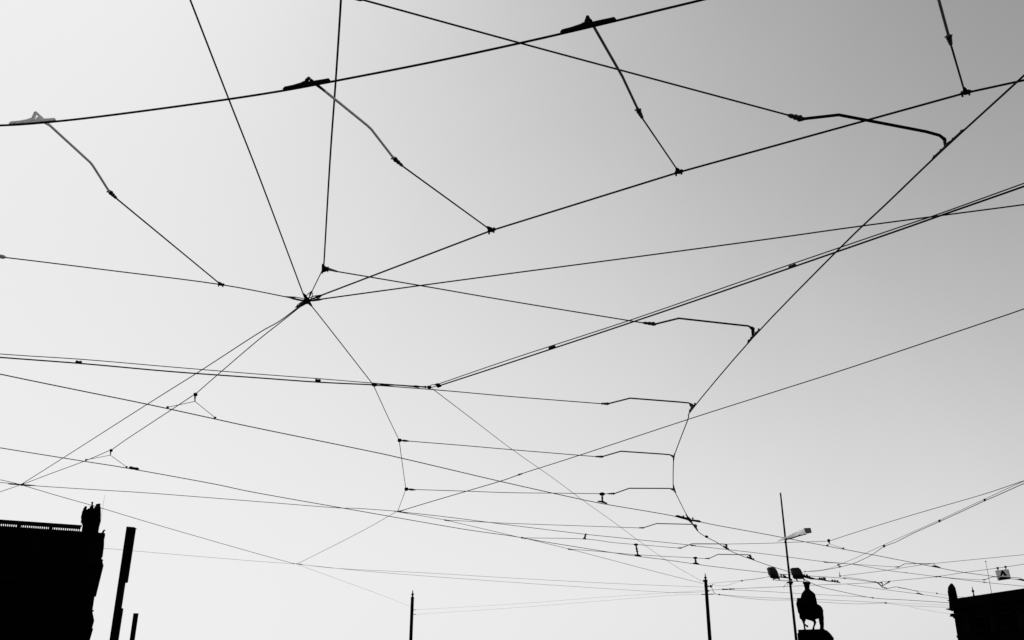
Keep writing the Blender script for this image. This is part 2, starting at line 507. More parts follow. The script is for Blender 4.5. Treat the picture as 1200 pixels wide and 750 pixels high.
T([(949.4, 716, -.3), (948.8, 709, -.3), (947.8, 702, -.4), (946.9, 697, -.5), (946.4, 694.4, -.5), (946.0, 691, -.6), (945.8, 688, -.6)], [9.6, 9.2, 8.8, 8.4, 6.6, 3.0, 2.6], 12)   # cloaked torso, neck
T([(945.8, 689.4, -.6), (945.4, 686.4, -.6), (945.2, 683.4, -.6)], [2.8, 3.5, 3.0], 10)                        # head
T([(945.2, 684.6, -.6), (945.2, 683.4, -.6), (945.2, 682.4, -.6), (945.2, 681.6, -.6)], [3.9, 5.0, 4.2, 3.2], 12)  # wreathed crown
for k in range(7):
    a = k * 2 * math.pi / 7 + .3
    T([(945.2 + 3.2 * math.cos(a), 683.4, -.6 + .3 * math.sin(a)), (945.2 + 3.9 * math.cos(a), 682.0, -.6 + .3 * math.sin(a))], [.9, .4], 5)
T([(945.6, 687.6, -1.0), (945.2, 688.8, -1.02)], [.5, .7], 5)                                                  # nose and beard
T([(951.2, 697.5, -.4), (954.6, 706, -.4), (955.6, 714, -.6), (952, 719, -1.2)], [3.2, 2.9, 3.2, 2.4], 8)          # right arm under the cloak
T([(942, 698, -.6), (939.6, 704, -1.0), (941, 709, -1.4)], [2.8, 2.6, 2.0], 8)                                 # rein arm
T([(953, 712, .2), (957.5, 713.5, .8), (960.6, 716.5, 1.2)], [3.6, 3.0, 1.8], 8)                                 # cloak over the croup
T([(944, 713, -1.0), (942.6, 721, -1.5), (943.2, 727, -1.7), (940.2, 727.4, -2.0)], [3.4, 2.4, 1.3, 1.0], 7)      # near leg and boot
T([(953, 714, -.9), (953.6, 721, -1.3), (951.6, 725.4, -1.5)], [3.4, 2.5, 1.6], 7)
ro = obj('rider', rd, M_BRONZE, MON); remesh(ro, 0.08)
sh = NB()
c = S(937.6, 706, -2.5)
box(sh, c, (S(941, 706, -2.5) - S(934.0, 706, -2.5)) / 2, Vector((0, .08, 0)), (S(937, 701, -2.5) - S(937, 711.5, -2.5)) / 2)
obj('saddle_cloth', sh, M_BRONZE, MON)
hs = hs_keep
pl = NB()
def slab(u0, u1, v0, v1, d0, d1):
    c = (S(u0, v0) + S(u1, v1)) / 2
    back = Vector((S(951, 741).x, SY, 0)).normalized()     # the plinth stands square to the line of sight
    side = Vector((back.y, -back.x, 0))
    c = c + back * ((d0 + d1) / 2)
    box(pl, c, side * ((S(u1, v1).x - S(u0, v1).x) / 2), back * ((d1 - d0) / 2), Vector((0, 0, (S(950, v0).z - S(950, v1).z) / 2)))
slab(936.4, 966.2, 740.2, 744.2, -2.6, 3.2)
ztop = S(950, 740.2).z
cx = S(953, 742).x
lathe(pl, (cx, SY + .4, 0), (cx, SY + .4, S(950, 741.4).z), [(0, 3.2), (.25, 3.2), (.27, 2.4), (.6, 2.1), (.75, 1.8), (.8, 1.65), (1, 1.6)], 28)
slab(936.2, 966, 744.3, 760, -2.7, 3.3)
for k in range(9):                             # rounded end of the plinth falling away to the right
    a0 = k / 9.0
    slab(964, 966.2 + 10.5 * ((k + 1) / 9.0) ** .62, 740.6 + 10 * a0, 740.6 + 10 * (a0 + 1 / 9.0) - .01, -2.2 + .01 * k, 2.8)
obj('plinth', pl, M_STONE, MON)

# ------------------------------------------------------------------ masts and poles
def vpole(name, u0, v0, u1, v1, Y, r_top, r_bot, label, cat, finial=False, group=None, mat_=M_POLE):
    """pole standing on the ground whose shaft passes both sighted points"""
    a, b_ = Q(u0, v0, Y), Q(u1, v1, Y)
    k = (a.x - b_.x) / max(.01, a.z - b_.z)
    foot = Vector((b_.x - k * b_.z, Y, 0))
    root = empty(name, foot, label, cat, group)
    s = NB()
    m = pxm(a)
    if finial:
        top = a - (a - foot).normalized() * (10 * m)
        tube(s, [foot, foot.lerp(top, .12), foot.lerp(top, .125), top], [r_bot * 1.4, r_bot * 1.4, r_bot, r_top], 12)
        obj('shaft', s, mat_, root)
        f = NB()
        lathe(f, top, a, [(0, r_top), (.02, r_top * 1.18), (.1, r_top * 1.1), (.2, r_top * .55), (.33, r_top * .45), (.42, r_top * .85), (.5, r_top * .9), (.58, r_top * .4), (.8, r_top * .3), (1, .004)], 12)
        obj('finial', f, mat_, root)
    else:
        tube(s, [foot, a], [r_bot, r_top], 12)
        obj('shaft', s, mat_, root)
    return root, foot, a
# P3 and P2: ornamental tram masts
P3R, p3f, p3t = vpole('tram_mast', 826.3, 671.5, 831.9, 750, 40, .062, .088, 'slim black mast with pointed finial right of centre where several wires meet', 'mast', True, 'ornamental tram masts')
P2R, p2f, p2t = vpole('tram_mast', 483.7, 691, 481.4, 750, 48, .073, .082, 'slim black mast with pointed finial standing alone left of centre', 'mast', True, 'ornamental tram masts')
for root, Y, lst in ((P3R, 40, [(824, 680.5, 829, 680.5, .04), (825.4, 687, 830.8, 687, .025), (822, 696.6, 837, 696.2, .016), (827, 692.4, 831, 692.4, .03), (829, 686.7, 835.4, 686.9, .012)]),
                     (P2R, 48, [(481.3, 714.6, 487.5, 714.6, .014), (481, 720, 487.5, 720, .014)])):
    for u0, v0, u1, v1, r in lst:
        t = NB(); tube(t, [Q(u0, v0, Y), Q(u1, v1, Y)], r, 8)
        obj('bracket', t, M_IRON, root)
# the little looped jumper beside the right mast
lp = NB(); tube(lp, curve([Q(835.4, 684.4, 40), Q(834, 687.3, 40), Q(835.2, 691.5, 40), Q(838, 695.5, 40), Q(842, 696.8, 40)]), .01, 5)
obj('jumper', lp, M_WIRE, P3R)
lp = NB(); lathe(lp, Q(831.5, 686.8, 40), Q(834.2, 687.2, 40), [(0, .02), (.3, .05), (.7, .05), (1, .02)], 8)
obj('insulator', lp, M_INS, P3R)

# left thick post with two side boxes
Y = 30.0
def quadprism(bm, cs, Yf, depth):
    f = [bm.verts.new(Q(u, v, Yf)) for u, v in cs]
    k = [bm.verts.new(Q(u, v, Yf) + Vector((0, depth, 0))) for u, v in cs]
    n = len(cs)
    bm.faces.new(f); bm.faces.new(k[::-1])
    for i in range(n): bm.faces.new((f[i], k[i], k[(i + 1) % n], f[(i + 1) % n]))
    return bm
def downto(u0, v0, u1, v1, z=0.0, Yf=30.0):   # continue a sighted edge to the ground
    a, b_ = Q(u0, v0, Yf), Q(u1, v1, Yf)
    t = (a.z - z) / (a.z - b_.z)
    return proj(a + (b_ - a) * t)
pr = empty('square_post', Vector((Q(132, 750, Y).x - .1, Y, 0)), 'thick black square post with stepped side boxes just right of the opera house', 'post')
s = NB(); quadprism(s, [(148.1, 617.6), (154.6, 618.2), downto(154.6, 618.2, 134.6, 750), downto(148.1, 617.6, 128.2, 750)], Y, .16)
obj('shaft', s, M_POLE, pr)
s = NB(); quadprism(s, [(154.62, 618.2), (157.9, 618.6), (148.3, 681.6), (147.2, 682.6), (144.9, 682.2)], Y + .02, .12)
obj('banner_panel', s, M_POLE, pr)
s = NB(); quadprism(s, [(140.5, 711.8), (143.0, 712.6), downto(143.0, 712.6, 137.2, 750, 1.0), downto(140.5, 711.8, 134.72, 750, 1.0)], Y + .02, .12)
obj('lower_box', s, M_POLE, pr)
s = NB(); quadprism(s, [(148.3, 616.9), (157.4, 617.7), (157.8, 618.5), (148.1, 617.5)], Y - .01, .2)
obj('cap', s, M_POLE, pr)
pr = empty('short_post', Vector((Q(154, 750, 58).x - .3, 58, 0)), 'shorter thin black post standing behind and right of the thick square post', 'post')
s = NB(); quadprism(s, [(156.2, 719.2), (160.9, 719.2), downto(160.9, 719.2, 156.4, 750, 0, 58), downto(156.2, 719.2, 151.8, 750, 0, 58)], 58, .2)
obj('shaft', s, M_POLE, pr)
s = NB(); quadprism(s, [(156.0, 718.6), (161.1, 718.6), (161.0, 719.15), (156.1, 719.15)], 57.99, .24)
obj('cap', s, M_POLE, pr)

# street lamp
Y = 40.0
LR, lf, lt = vpole('street_lamp', 914.6, 577.5, 933.1, 750, Y, .03, .076, 'tall thin lamp post with pale box lamp and two hooded floodlights', 'street lamp')
hd = NB()
def hexa(bm, near, far):                       # closed solid between two end quads
    a = [bm.verts.new(p) for p in near]; b_ = [bm.verts.new(p) for p in far]
    bm.faces.new(a[::-1]); bm.faces.new(b_)
    for i in range(4): bm.faces.new((a[i], a[(i + 1) % 4], b_[(i + 1) % 4], b_[i]))
    return bm
dn = .32
near = [Q(911, 633.6, Y), Q(911, 634.8, Y), Q(911.5, 634.8, Y + .06), Q(911.5, 633.6, Y + .06)]
far = [Q(941.8, 619.3, Y - .5), Q(944.6, 625.2, Y - .5), Q(950.2, 624.6, Y - .2), Q(948.8, 619.1, Y - .2)]
hexa(hd, near, far)
head = obj('lamp_head', hd, M_OPAL, LR)
e = NB()
dv = (far[0] - near[0]).normalized() * .02
hexa(e, [p + dv * .2 for p in far], [p + dv * 2 for p in far])
obj('end_plate', e, M_GREY, head)
e = NB(); tube(e, [Q(919.6, 632.6, Y - .12), Q(928, 630.6, Y - .3), Q(937, 627.8, Y - .45), Q(945, 626, Y - .55)], [.026, .024, .02, .014], 6)
tube(e, [Q(919.5, 636, Y - .02), Q(922, 631.2, Y - .14)], [.03, .02], 6)
box(e, Q(937.3, 627.4, Y - .48), Vector((.04, 0, 0)), Vector((0, .03, 0)), Vector((0, 0, .02)))
obj('support_arm', e, M_IRON, head)
# crossbar with hooded floodlights and rows of stub insulators
cb = NB(); tube(cb, [Q(906.5, 677.5, Y - .1), Q(909, 680, Y - .1), Q(921, 680.6, Y - .1), Q(949, 681.8, Y - .1)], .014, 6)
obj('crossbar', cb, M_TUBE, LR)
cb = NB(); tube(cb, [Q(922.2, 682.6, Y), Q(929.4, 682.6, Y)], .03, 6); tube(cb, [Q(926.2, 678.4, Y), Q(926.7, 685, Y)], .07, 10)
tube(cb, [Q(920.5, 685, Y), Q(918, 688.5, Y)], .008, 4); tube(cb, [Q(921, 683, Y), Q(923.4, 686, Y)], .008, 4)
obj('pole_collar', cb, M_IRON, LR)
for (poly, rest, brk, lab) in (
    ([(900.6, 664.6), (905.4, 664.3), (908.8, 665.8), (911.2, 669.6), (912.8, 674.8), (902.8, 672.9)], [(903, 674.2), (907, 673.2), (912.6, 675), (914, 677.4), (910, 677.6), (904.6, 676.6)], [(902.6, 676), (907, 677.6), (906, 680)], None),
    ([(928.0, 665.4), (935.6, 665.0), (938.4, 667.2), (940.4, 671.4), (941.4, 675), (930.4, 673)], [(930.4, 673.2), (941, 672.4), (943, 676), (941.6, 677.8), (932, 677.6), (930.3, 675.6)], [(932, 677), (934.4, 680.4), (934.8, 681.5)], None)):
    f = NB(); quadprism(f, poly, Y - .25, .3)
    fo = obj('floodlight', f, M_MESH, LR)
    f = NB(); quadprism(f, rest, Y - .22, .2); obj('housing', f, M_IRON, fo)
    f = NB(); tube(f, [Q(u, v, Y - .12) for u, v in brk], .025, 6)
    u, v = brk[0]; tube(f, [Q(u + 9, v + .2, Y - .12), Q(u + 11, v + 3.4, Y - .12)], .03, 6)
    obj('yoke', f, M_IRON, fo)
rl = NB(); tube(rl, [Q(913, 676, Y), Q(920, 676.6, Y), Q(925, 677.4, Y)], [.02, .035, .02], 6)
rail1 = obj('insulator_rail', rl, M_IRON, LR)
rl = NB(); tube(rl, [Q(941, 675, Y), Q(946, 676.4, Y), Q(951, 677.8, Y), Q(956, 678.6, Y), Q(963, 679.2, Y), Q(969, 680.6, Y), Q(976, 681.4, Y), Q(984.6, 682.6, Y)], [.05, .05, .045, .022, .03, .022, .02, .022], 6)
rail2 = obj('insulator_rail', rl, M_IRON, LR)
for u, v, h in [(915.6, 675, 2.2), (918.6, 675.4, 2.4), (920.4, 676, 1.4)]:
    f = NB(); lathe(f, Q(u, v + 1, Y), Q(u - .3, v - h, Y), [(0, .03), (.4, .022), (.6, .04), (1, .03)], 6); obj('stub', f, M_INS, rail1)
for u, v, h in [(942.6, 675, 1.8), (945.8, 676, 3.0), (948.8, 677.4, 2.0), (960.6, 678.6, 1.8), (963.2, 678.8, 1.8), (965.6, 679.2, 2.6), (967, 679.4, 2.4), (975.6, 681, 1.8), (978.6, 681.4, 1.9), (981.6, 681.8, 1.9)]:
    f = NB(); lathe(f, Q(u, v + 1, Y), Q(u - .3, v - h, Y), [(0, .03), (.4, .022), (.6, .042), (1, .034)], 6); obj('stub', f, M_INS, rail2)
f = NB(); ball(f, Q(943.4, 669.6, Y), .03, sub=1); tube(f, [Q(943.4, 669.6, Y), Q(943, 673, Y)], .006, 4); obj('sensor', f, M_IRON, LR)

# ------------------------------------------------------------------ overhead wires
ZC, ZS = 5.6, 6.0                      # contact wires; span and pull-off wires
def L3(pts, z):
    return [p if isinstance(p, Vector) else P(p[0], p[1], p[2] if len(p) > 2 else z) for p in pts]
def wire(label, pts, z=ZS, r=5.0, group='span wires', name='span_wire', smooth=True, k=5, m=None):
    q = L3(pts, z)
    if smooth and len(q) > 2: q = curve(q, k)
    full = list(q)
    for end in (0, -1):                    # wires that leave the picture run on towards where they are anchored
        e, n_ = q[end], q[1 if end == 0 else -2]
        eu, ev = proj(e)
        if eu < -35 or eu > 1235 or ev < -35:
            d = (e - n_).normalized()
            ln = 14.0
            while ln > 0 and (lambda g: g.y * CP + (g.z - EYE) * SP)(e + d * ln) < 2.0: ln -= 0.5
            if ln > 0: full = [e + d * ln] + full if end == 0 else full + [e + d * ln]
    b = NB(); tube(b, full, (r * 1.27 if r > 3.5 else r * 1.5) / 1000, 6)
    o = obj(name, b, m or M_WIRE, None)
    tag(o, label, 'wire', group)
    return q
GC, GS, GP, GF = 'tram contact wires', 'span wires', 'pull-off wires', 'feeder cables'
# ---- contact wires
CW_A = wire('contact wire curving across the top left with three long clip bars on it', [(-190, 143), (-60, 147.6), (0, 147), (43, 144.4), (100, 138.6), (180, 128.4), (268, 116.2), (333, 106), (390, 95.4), (500, 74), (600, 52.6), (690, 32), (770, 12.6), (860, -9.5), (980, -42), (1110, -84), (1260, -140)], ZC, 5.8, GC, 'contact_wire')
CW_B = wire('contact wire bending from the right edge down to the section insulator and statue', [(1420, -110), (1300, -4), (1200, 88.5), (1105, 175.4), (1040, 237.6), (983, 292), (882, 396), (812, 478.6), (806, 492), (790.4, 533), (789.2, 541), (789, 572), (792, 578.5), (804, 602), (813, 616.6), (820, 624.5), (828.6, 629.8), (840, 635.6), (852, 643.6), (866, 650), (881, 655.6), (905, 664), (930, 672.2), (957, 686), (985, 693), (1023, 700.7), (1060, 703), (1111, 706.3), (1180, 711)], ZC, 5.6, GC, 'contact_wire', k=4)
CW_C = wire('contact wire running from the left edge through the section insulator to the right edge', [(-160, 404), (0, 438.4), (100, 459), (172, 473.6), (252, 491), (300, 501.4), (420, 526), (471, 537), (585, 563.8), (660, 580.6), (706, 590.2), (760, 599.4), (793, 605.4), (820, 611.4), (840, 615.6), (900, 626.6), (960, 638.2), (1020, 649.6), (1062, 657.8), (1098, 665), (1131, 671), (1165, 675.5), (1200, 680.4), (1290, 693)], ZC, 5.4, GC, 'contact_wire', k=4)
CW_D = wire('lowest long contact wire from the left edge past the triangular hanger', [(-150, 500), (0, 524.8), (100, 540.8), (150, 548.8), (250, 567), (300, 577.4), (420, 598.6), (540, 619.6), (600, 628.2), (640, 635.2), (720, 648), (746, 651.8), (780, 656), (816, 661.2), (840, 664.4), (900, 671.4), (930, 673.8), (988, 677.6), (1025, 682.3)], ZC, 5.2, GC, 'contact_wire', k=4)
# ---- span wires at the star-shaped knot and the top
wire('span wire from the left edge rising to the star-shaped knot, holding one clip wire', [(-120, 288), (0, 301), (130, 317), (258, 333.4), (343, 349.5), (358, 352.4)], ZS, 4.6)
wire('long span wire climbing from the star-shaped knot to the right edge through three wedge clamps', [(362, 351.6), (575, 270.4), (795, 202), (1131, 109), (1200, 94), (1330, 64)], ZS, 6.4, smooth=False)
wire('thin span wire rising steeply from the star-shaped knot to the top edge left of centre', [(196, -70, 6.5), (223, 0, 6.4), (268, 116, 6.3), (306, 213, 6.15), (357, 349)], ZS, 5.6)
wire('span wire falling almost vertically from the top edge to the small triangular plate', [(402, -60), (399.5, 0), (393.4, 95), (386.6, 190), (379.4, 313)], ZS, 5.6)
wire('short wire between the small triangular plate and the star-shaped knot', [(378, 316), (364.8, 343), (361, 351)], ZS, 4.2)
wire('long cable from the star-shaped knot to the right edge crossing the feeder bundle', [(363, 352.4), (494, 334.4, 6.3), (600, 320.2, 6.45), (750, 300.4, 6.5), (900, 280.2, 6.5), (1010, 264.8, 6.5), (1200, 239.8, 6.5), (1340, 221, 6.5)], ZS, 5.8)
wire('backbone wire dropping from the star-shaped knot to the clamp on the feeder bundle', [(362, 355), (379, 376), (437, 450.4)], ZS, 4.8)
wire('backbone wire below the feeder bundle running down to the first pull-off clamp', [(437.4, 451), (452, 483), (467.6, 515.6)], ZS, 4.4, smooth=False)
wire('short backbone wire between the two lowest pull-off clamps', [(467.8, 516), (471.4, 543), (475.6, 572.6)], ZS, 4.2)
wire('short backbone wire from the lowest pull-off clamp down to the four-way knot', [(475.6, 573.4), (466.4, 598.4)], ZS, 4.0)
wire('upper of two wires slanting from the star-shaped knot down to the lower left knot', [(357, 354), (328, 376), (300, 392.2), (231, 437), (173, 473.4), (75, 536), (26, 567)], 5.9, 4.6)
wire('lower slanting wire from the star-shaped knot to the first triangular hanger', [(357.5, 355), (331, 376), (300, 400.6), (254, 440), (230, 461)], 5.9, 4.6)
wire('middle slanting wire joining the two triangular hangers', [(226, 463.4), (202, 479.4), (150, 513.6), (131.6, 526.6)], 5.9, 4.6)
wire('slanting wire from the second triangular hanger down to the lower left knot', [(127.6, 528.2), (101, 539.6), (60, 554.8), (27, 567.4)], 5.9, 4.2)
# ---- lower left knot
wire('upper wire from the left edge into the lower left knot', [(-90, 543.5), (0, 562.2), (23, 567.6)], 5.9, 4.2)
wire('second wire from the left edge into the lower left knot', [(-90, 559), (0, 565.4), (23, 568)], 5.9, 4.4)
wire('wire running down left from the lower left knot out of the frame', [(23, 568.6), (0, 576.4), (-60, 597)], 5.9, 4.2)
wire('long shallow wire from the lower left knot to the four-way knot', [(27, 568.2), (60, 570.6), (120, 574.4), (180, 578.2), (300, 587.6), (390, 594.8), (420, 595.8), (464, 599)], 5.95, 4.6)
wire('wire falling from the lower left knot past the opera house sculpture', [(27, 568.8), (70, 581.6), (118, 595.2), (190, 616.8), (300, 648.4), (345, 660.6)], 5.9, 4.4)
wire('faint wire dropping from the small bottom left knot towards the lone mast', [(349, 661.6, 6.0), (400, 680.2, 6.4), (445, 696.6, 6.8), Q(481.4, 711, 48)], 6.2, 2.0)
wire('very faint wire from behind the opera house to the small bottom left knot', [(20, 636), (122, 642.6), (150, 645), (225, 651.4), (300, 657.6), (345, 660.8)], 6.4, 2.6)
wire('diagonal wire from the four-way knot down to the small bottom left knot', [(464, 600), (420, 624.6), (356, 657), (348, 660.6)], 6.0, 3.0)
wire('upper of two faint parallel wires from the small bottom left knot to the right mast', [(350, 661.2), (400, 666.4), (500, 671.4), (600, 677.4), (720, 683.8), Q(825, 688, 40)], 6.4, 3.0)
wire('lower of two faint parallel wires from the small bottom left knot', [(350, 661.4), (450, 671.2), (600, 682.4), (720, 690.4), (780, 694), (800, 694.6), Q(825, 693.4, 40)], 6.3, 3.0)
wire('upper faint wire from the lone mast up to the right mast', [Q(485.6, 714.6, 48), (600, 708, 7.0), (700, 700.2, 6.8), (790, 694.2, 6.8), Q(826, 691.6, 40)], 7.0, 2.0)
wire('lower faint wire from the lone mast to the right mast', [Q(485.6, 720, 48), (600, 712.4, 6.8), (700, 704.6, 6.7), (760, 699.6, 6.7), (800, 697), Q(826, 696.6, 40)], 6.7, 2.0)
# ---- four-way knot and the wires going right from it
wire('diagonal wire climbing from the four-way knot to the right edge', [(468, 599.2), (500, 589.4), (540, 577.6), (586, 564), (605, 557.4), (616, 553.6, 6.2), (680, 533.2, 6.25), (806, 491.6, 6.4), (900, 461.6, 6.4), (1000, 429.6, 6.4), (1158, 376.4, 6.4), (1200, 362, 6.4), (1330, 317, 6.4)], 6.1, 5.8)
wire('upper long wire from the four-way knot to the lower right', [(468, 599.6), (530, 606.6), (600, 615.6), (680, 625.4), (720, 629.6), (800, 637.8), (815, 639.8), (840, 642.6), (900, 649.6), (962, 657.8), (1000, 661.4), (1040, 668.4), (1062, 671.2), (1100, 676), (1154, 682.4), (1200, 687), (1290, 696)], 6.0, 5.0)
wire('short wire from the four-way knot to the first small splice', [(468, 600.2), (495, 604.6), (522, 609.4)], 6.0, 4.2)
wire('wire between the first and second small splices below the four-way knot', [(524, 610), (565, 619.4), (611, 630.2)], 6.0, 4.2)
wire('wire between the second and third small splices', [(614, 630.6), (632, 634.8), (666, 643.2)], 6.0, 4.4)
wire('wire descending from the third small splice to the tip of the right mast', [(669, 643.8), (720, 657.2), (770, 670.4), Q(824.4, 684, 40)], 6.3, 4.4)
wire('thin wire sloping from the feeder junction down to the right mast', [(507, 455.8, 6.1), (552, 490, 6.4), (600, 526.6, 6.8), (648, 560.2, 7.0), (680, 584, 7.0), (720, 612.4, 7.2), (750, 634.8, 7.2), (775, 652.6, 7.4), (795, 665.6, 7.4), Q(825, 682.4, 40)], 6.5, 3.8)
# ---- wires at the lower right
wire('wire from the right edge to the triangular hanger behind the street lamp', [(1320, 524, 6.1), (1200, 563.4), (1150, 580), (1080, 600.2), (1020, 618.4), (985, 629.6), (974, 633.4)], 5.95, 4.8)
wire('almost level wire passing behind the street lamp head', [(852, 637.6), (900, 636.6), (930, 635.4), (970, 634.2)], 5.95, 4.4)
wire('wire rising from the small clamps near the lamp to the upper right edge', [(983, 675.2), (1020, 670.8), (1040, 668.2), (1060, 665), (1087, 661.2), (1140, 655.8), (1200, 650), (1290, 641)], 6.1, 4.6)
wire('span wire that carries the grey sign', [(828, 692), (846, 690.6), (860, 690), (900, 688.2), (930, 686.9), (960, 685.5), (992, 684.3), (1025, 682.6), (1045, 681), (1060, 679.4), (1078, 677.8), (1099, 675.6), (1128, 671.2), (1165, 666.2), (1185, 663.4), (1200, 661), (1290, 646)], 6.3, 5.2, k=4)
wire('long faint wire passing behind the statue to the gallery building, upper', [(846, 691), (860, 691.4), (900, 693.2), (925, 694.8), (960, 696.8), (1000, 698.8), (1023, 700.2)], 6.2, 4.4)
wire('long faint wire passing behind the statue, middle', [(842, 696.6), (880, 699.6), (925, 701.4), (960, 702.6), (1000, 704.4), (1037, 706.2)], 6.2, 4.4)
wire('lowest sagging wire behind the statue', [(842, 696.9), (880, 701.6), (905, 703.2), (925, 703), (935, 703.6), (960, 705.4), (1000, 707.6), (1020, 707.2), (1038, 706.6)], 6.1, 4.4)
wire('faint wire from the small dark dot to the gallery building', [(1038, 706.6), (1058, 709.2), (1080, 710.6), (1112, 711.6), (1170, 713)], 6.2, 3.4)
wire('lowest faint wire ending behind the gallery corner', [(1066, 711), (1080, 714), (1095, 716.6), (1115, 719.4), (1160, 724)], 6.2, 2.2)
wire('middle faint wire between the dark dot and the gallery corner', [(1039, 706.4), (1060, 707), (1090, 708.2), (1118, 709.4)], 6.4, 2.2)
wire('thin wire starting at the row of stub insulators and falling to the gallery corner', [(993, 684.6), (1000, 686), (1034, 690.6), (1080, 696.6), (1112, 701.2), (1160, 707)], 5.9, 4.6)
wire('faint wire above the gallery statue with a tiny bead', [(1052, 688.6), (1075, 692.4), (1098, 695.4), (1114, 698), (1150, 702)], 6.0, 2.4)
wire('faint thin wire sagging from the small clamps across the lamp post to the mast', [(982, 662.6), (968, 667), (945, 669.8), (920, 673.6), (900, 676.2), (872, 679.8), (850, 682), Q(831, 683.6, 40)], 6.4, 2.6)
wire('thin drooping wire with a bead left of the lamp post', [Q(834.5, 684.4, 40), (842, 686.4, 7.0), (852, 686, 7.0), (869, 680.6, 7.0), (882, 679.2, 7.0), (895, 677.2, 7.0), (903, 674.8, 7.2)], 7.0, 2.8)
wire('thin wire ending at the upper small clamp near the lamp', [(990, 676), (1008, 678.6), (1026, 682)], 5.9, 3.8)
# ---- feeder cables
wire('upper thin feeder cable from the left edge to the junction', [(-110, 405), (0, 414.8), (100, 421.4), (200, 430), (300, 438.2), (372, 443.6), (437, 448.9), (503, 453.6)], 6.1, 4.4, GF, 'feeder_cable')
wire('lower thick feeder cable from the left edge to the junction', [(-110, 410), (0, 418.8), (100, 426.4), (200, 435.4), (300, 442.6), (372, 447.8), (437, 450.9), (441, 451.2)], 6.02, 7.0, GF, 'feeder_cable')
wire('upper thin feeder cable climbing from the junction to the right edge', [(512, 450.6), (600, 420.4), (739, 375), (900, 319), (1050, 267.6), (1100, 250.8), (1200, 214.8), (1330, 168)], 6.32, 4.8, GF, 'feeder_cable')
wire('lower thick feeder cable climbing from the junction to the right edge', [(515, 452), (600, 424.2), (747, 375.4), (900, 323), (1050, 271), (1100, 253.4), (1200, 218.4), (1330, 172)], 6.26, 7.2, GF, 'feeder_cable')
wire('thick cable sagging in three steps from the right edge to the lamp post', [(1300, 524), (1200, 566.6), (1170, 580), (1154, 586.8), (1130, 598), (1101, 611.2), (1070, 625), (1050, 635.2), (1036, 640.4), (1022, 650), (1008, 657), (998, 661), (984, 664.6), (968, 667.6), (958, 669.2), (943.6, 669.8)], 6.2, 5.6, GF, 'feeder_cable', k=4)
wire('thin carrier wire just above the thick stepped cable', [(1310, 516), (1200, 563.8), (1154, 584.8), (1101, 609.4), (1036, 638.4), (1015, 648), (1000, 655), (983, 662)], 6.3, 3.2, GF, 'feeder_cable')

# ------------------------------------------------------------------ pull-off arms
def along(pth, u, key=0):
    """point of a built wire nearest image column u"""
    best = None
    for a, b_ in zip(pth, pth[1:]):
        ua, ub = proj(a)[key], proj(b_)[key]
        if (ua - u) * (ub - u) <= 0 and ua != ub:
            return a.lerp(b_, (u - ua) / (ub - ua))
    return min(pth, key=lambda p: abs(proj(p)[key] - u))
def insulator(root, p0, p1, r, m=None, ribs=3, name='insulator'):
    b_ = NB()
    pr_ = [(0, r * .35), (.05, r * .45)]
    for k in range(ribs):
        t = .1 + .8 * k / ribs
        w = 1.0 - .45 * k / ribs
        pr_ += [(t, r * .7 * w), (t + .04, r * w), (t + .12, r * w), (t + .8 / ribs - .03, r * .7 * w)]
    pr_ += [(.93, r * .4), (1, r * .25)]
    lathe(b_, p0, p1, pr_, 8)
    return obj(name, b_, m or M_INS, root)
def toX(v): return Vector(v)
def clip_a(u0, uc, u1, tip, arm, ins, rt, label, m_arm, m_clip, g='pull-off arms of the upper curve'):
    """long clip bar lying on the contact wire, bracket, bent tube and end insulator"""
    c = along(CW_A, uc)
    root = empty('wire_pull_off', c, label, 'pull-off arm', g)
    b_ = NB(); stn = []
    rr = .0062
    for t, h in ((0, .010), (.03, .024), (.2, .026), (.36, .033), (.44, .042), (.5, .046)):
        stn.append((along(CW_A, u0 + (u1 - u0) * t) + Vector((0, 0, rr * .6)), h, .022))
    loftbar(b_, stn); obj('clip_bar', b_, m_clip, root)
    b_ = NB(); stn = []
    for t, h in ((.502, .035), (.56, .028), (.7, .028), (.85, .026), (.97, .025), (1, .010)):
        stn.append((along(CW_A, u0 + (u1 - u0) * t) + Vector((0, 0, rr * .6)), h, .022))
    loftbar(b_, stn); obj('clip_bar', b_, m_clip, root)
    tp = P(*tip)
    b_ = NB(); q = c + Vector((0, 0, .05))
    tube(b_, [q - Vector((0, 0, .03)), q, q.lerp(tp, .6), tp], [.015, .014, .011, .011], 8)
    tube(b_, [along(CW_A, uc + 5) + Vector((0, 0, .04)), tp.lerp(P(*arm[0]), .25)], [.012, .008], 6)
    obj('bracket', b_, m_clip, root)
    for t in (.12, .3, .7, .88):
        b_ = NB(); w = along(CW_A, u0 + (u1 - u0) * t) + Vector((0, 0, .010))
        d = (stn[-1][0] - stn[0][0]).normalized(); s_ = d.cross(Vector((0, 0, 1)))
        tube(b_, [w - s_ * .016, w - s_ * .0112], .0055, 6); tube(b_, [w + s_ * .0112, w + s_ * .016], .0055, 6)
        obj('bolt', b_, m_clip, root)
    b_ = NB(); tube(b_, [tp] + [P(*a) for a in arm], rt, 10)
    obj('arm_tube', b_, m_arm, root)
    i0, i1 = P(*ins[0]), P(*ins[1])
    insulator(root, i0, i1, ins[2])
    b_ = NB(); d = (i1 - i0).normalized(); s_ = d.cross(Vector((0, 0, 1))).normalized()
    tube(b_, [i0 - s_ * ins[2] * 1.25, i0 + s_ * ins[2] * 1.25], ins[2] * .3, 6)
    tube(b_, [i0 - d * .01, i0 + d * .03], ins[2] * .75, 8)
    obj('fork', b_, M_IRON, root)
    return i1
